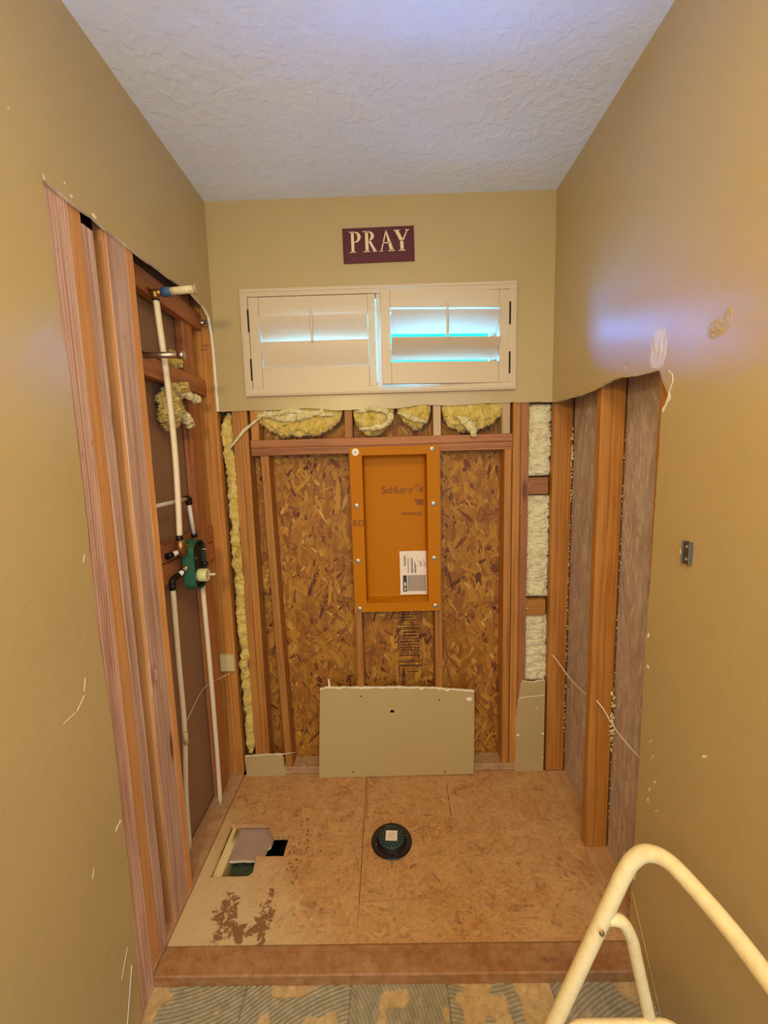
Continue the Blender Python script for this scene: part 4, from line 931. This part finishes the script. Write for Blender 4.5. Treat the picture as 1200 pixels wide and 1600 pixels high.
tag(tube('string', smooth_path([(.8065, -.81, .21), (.805, -.88, .12), (.805, -.94, .035), (.804, -.99, -.036)], 5), .0011, plain('tan_thread', srgb(206, 170, 104), .6)), 'thin tan thread on the right wall behind the step stool', 'string')
slv = tube('pipe_wedge', [(-.86, -.462, .598), (-.858, -.461, .545)], .010, PALE, None); tag(slv, 'small pale wooden wedge behind the thin left pipe', 'wedge')
slv.location = (-.006, -.012, 0)

# ---- metal bracket on the right wall
br = thing('wall_bracket', 'small steel bracket screwed to the beige right wall', 'bracket', (XW, -.966, 1.398))
bm = bmesh.new(); add_box(bm, (-.006, -.014, 0), (-.0005, .014, .062), .001); add_box(bm, (-.011, -.014, .0), (-.005, -.011, .062), .0008); add_box(bm, (-.011, .011, .0), (-.005, .014, .062), .0008)
from_bm('plate', bm, plain('dark_steel', srgb(120, 112, 98), .35, .8), br)
for z in (.014, .048): lathe('screw', [(0, 0), (.004, 0), (.004, .002), (0, .003)], plain('bright_screw', srgb(226, 220, 205), .3, .7), br, (-.006, 0, z), 12, (0, R(-90), 0))

# ---- step stool
tt = NT('chipped_cream_enamel'); o_ = tt.obj(); nn = tt.noise(o_, 60, 5, .7); n3 = tt.noise(o_, 22, 3, .5)
c1 = tt.mix(tt.mr(nn, .45, .75, 0, .5), srgb(222, 200, 152), srgb(190, 160, 112)); c1 = tt.mix(tt.mr(n3, .725, .735), c1, srgb(110, 90, 62)); tt.bump(nn, .15, .001); ENAM = tt.base(c1, .38)
ls = thing('step_stool', 'cream enamelled tubular folding step stool at the lower right corner', 'stool', (.35, -1.64, -.04))
LO = Vector((-.35, 1.64, .04)); lp = lambda o: (setattr(o, 'location', o.location + LO), o)[1]
ya, yb_ = -1.43, -1.86; ld = Vector((.406, 0, 1)).normalized()
def onleg(z, y): return Vector((.282 + .366 * (z - .675), y, z))
pts = [onleg(-.02, ya), onleg(.4, ya), onleg(.8, ya), onleg(.94, ya), Vector((.394, ya, .980)), Vector((.408, ya - .002, 1.010)), Vector((.425, ya - .010, 1.031)), Vector((.443, ya - .032, 1.041)), Vector((.455, ya - .075, 1.041)),
       Vector((.465, -1.58, 1.040)), Vector((.466, -1.70, 1.040)), Vector((.455, yb_ + .075, 1.041)), Vector((.443, yb_ + .032, 1.041)), Vector((.425, yb_ + .010, 1.031)), Vector((.408, yb_ + .002, 1.010)), Vector((.394, yb_, .980)), onleg(.94, yb_), onleg(.5, yb_), onleg(-.02, yb_)]
lp(tube('front_frame', smooth_path(pts, 6), .0128, ENAM, ls, 20))
def onrear(z, y): return Vector((.418 + .235 * (.83 - z), y, z))
for y, s in ((ya - .004, 1), (yb_ + .004, -1)):
    rp = [Vector((.368, y, .898)), Vector((.381, y, .897)), Vector((.396, y, .888)), Vector((.411, y, .858)), onrear(.82, y), onrear(.7, y), onrear(.3, y), onrear(-.02, y)]
    lp(tube('rear_leg', smooth_path(rp, 6), .0105, ENAM, ls, 16))
    lp(lathe('rivet', [(0, 0), (.005, 0), (.004, .003), (0, .004)], STEEL, ls, (.352, y + s * -.012, .885), 10, (R(90 * s), 0, 0)))
lp(tube('cross_brace', [onrear(.12, ya), onrear(.12, yb_)], .009, ENAM, ls, 12))
TREAD = plain('grey_ribbed_rubber', srgb(112, 104, 90), .6, var=.2)
for zc, xa, xb, nm in ((.69, .292, .502, 'tread'), (.36, .135, .36, 'tread')):
    loop = []; r_ = .035
    for cx, cy, a0 in ((xb - r_, ya - .012 - r_, 0), (xa + r_, ya - .012 - r_, 90), (xa + r_, yb_ + .012 + r_, 180), (xb - r_, yb_ + .012 + r_, 270)):
        for k in range(7): a = R(a0 + 90 * k / 6); loop.append(Vector((cx + r_ * math.cos(a), cy + r_ * math.sin(a), zc)))
    loop.append(loop[0].copy()); loop.append(loop[1].copy())
    tr_ = lp(tube('tread_rim', loop, .009, ENAM, ls, 14))
    bm = bmesh.new(); vs = [bm.verts.new((p.x, p.y, zc - .004)) for p in loop[:-2]]; bm.faces.new(vs); v2 = [bm.verts.new((p.x, p.y, zc + .002)) for p in loop[:-2]]; bm.faces.new(v2)
    for k in range(len(vs)): bm.faces.new((vs[k], vs[(k + 1) % len(vs)], v2[(k + 1) % len(vs)], v2[k]))
    x = xa + .014
    while x < xb - .012: add_box(bm, (x, yb_ + .022, zc + .0015), (x + .003, ya - .022, zc + .0045)); x += .0065
    lp(from_bm('ribbed_mat', bm, TREAD, ls))
for y in (ya, yb_):
    lp(tube('foot_cap', [onleg(-.039, y), onleg(.01, y)], .0155, BKR, ls)); lp(tube('foot_cap', [onrear(-.039, y), onrear(.005, y)], .0135, BKR, ls))
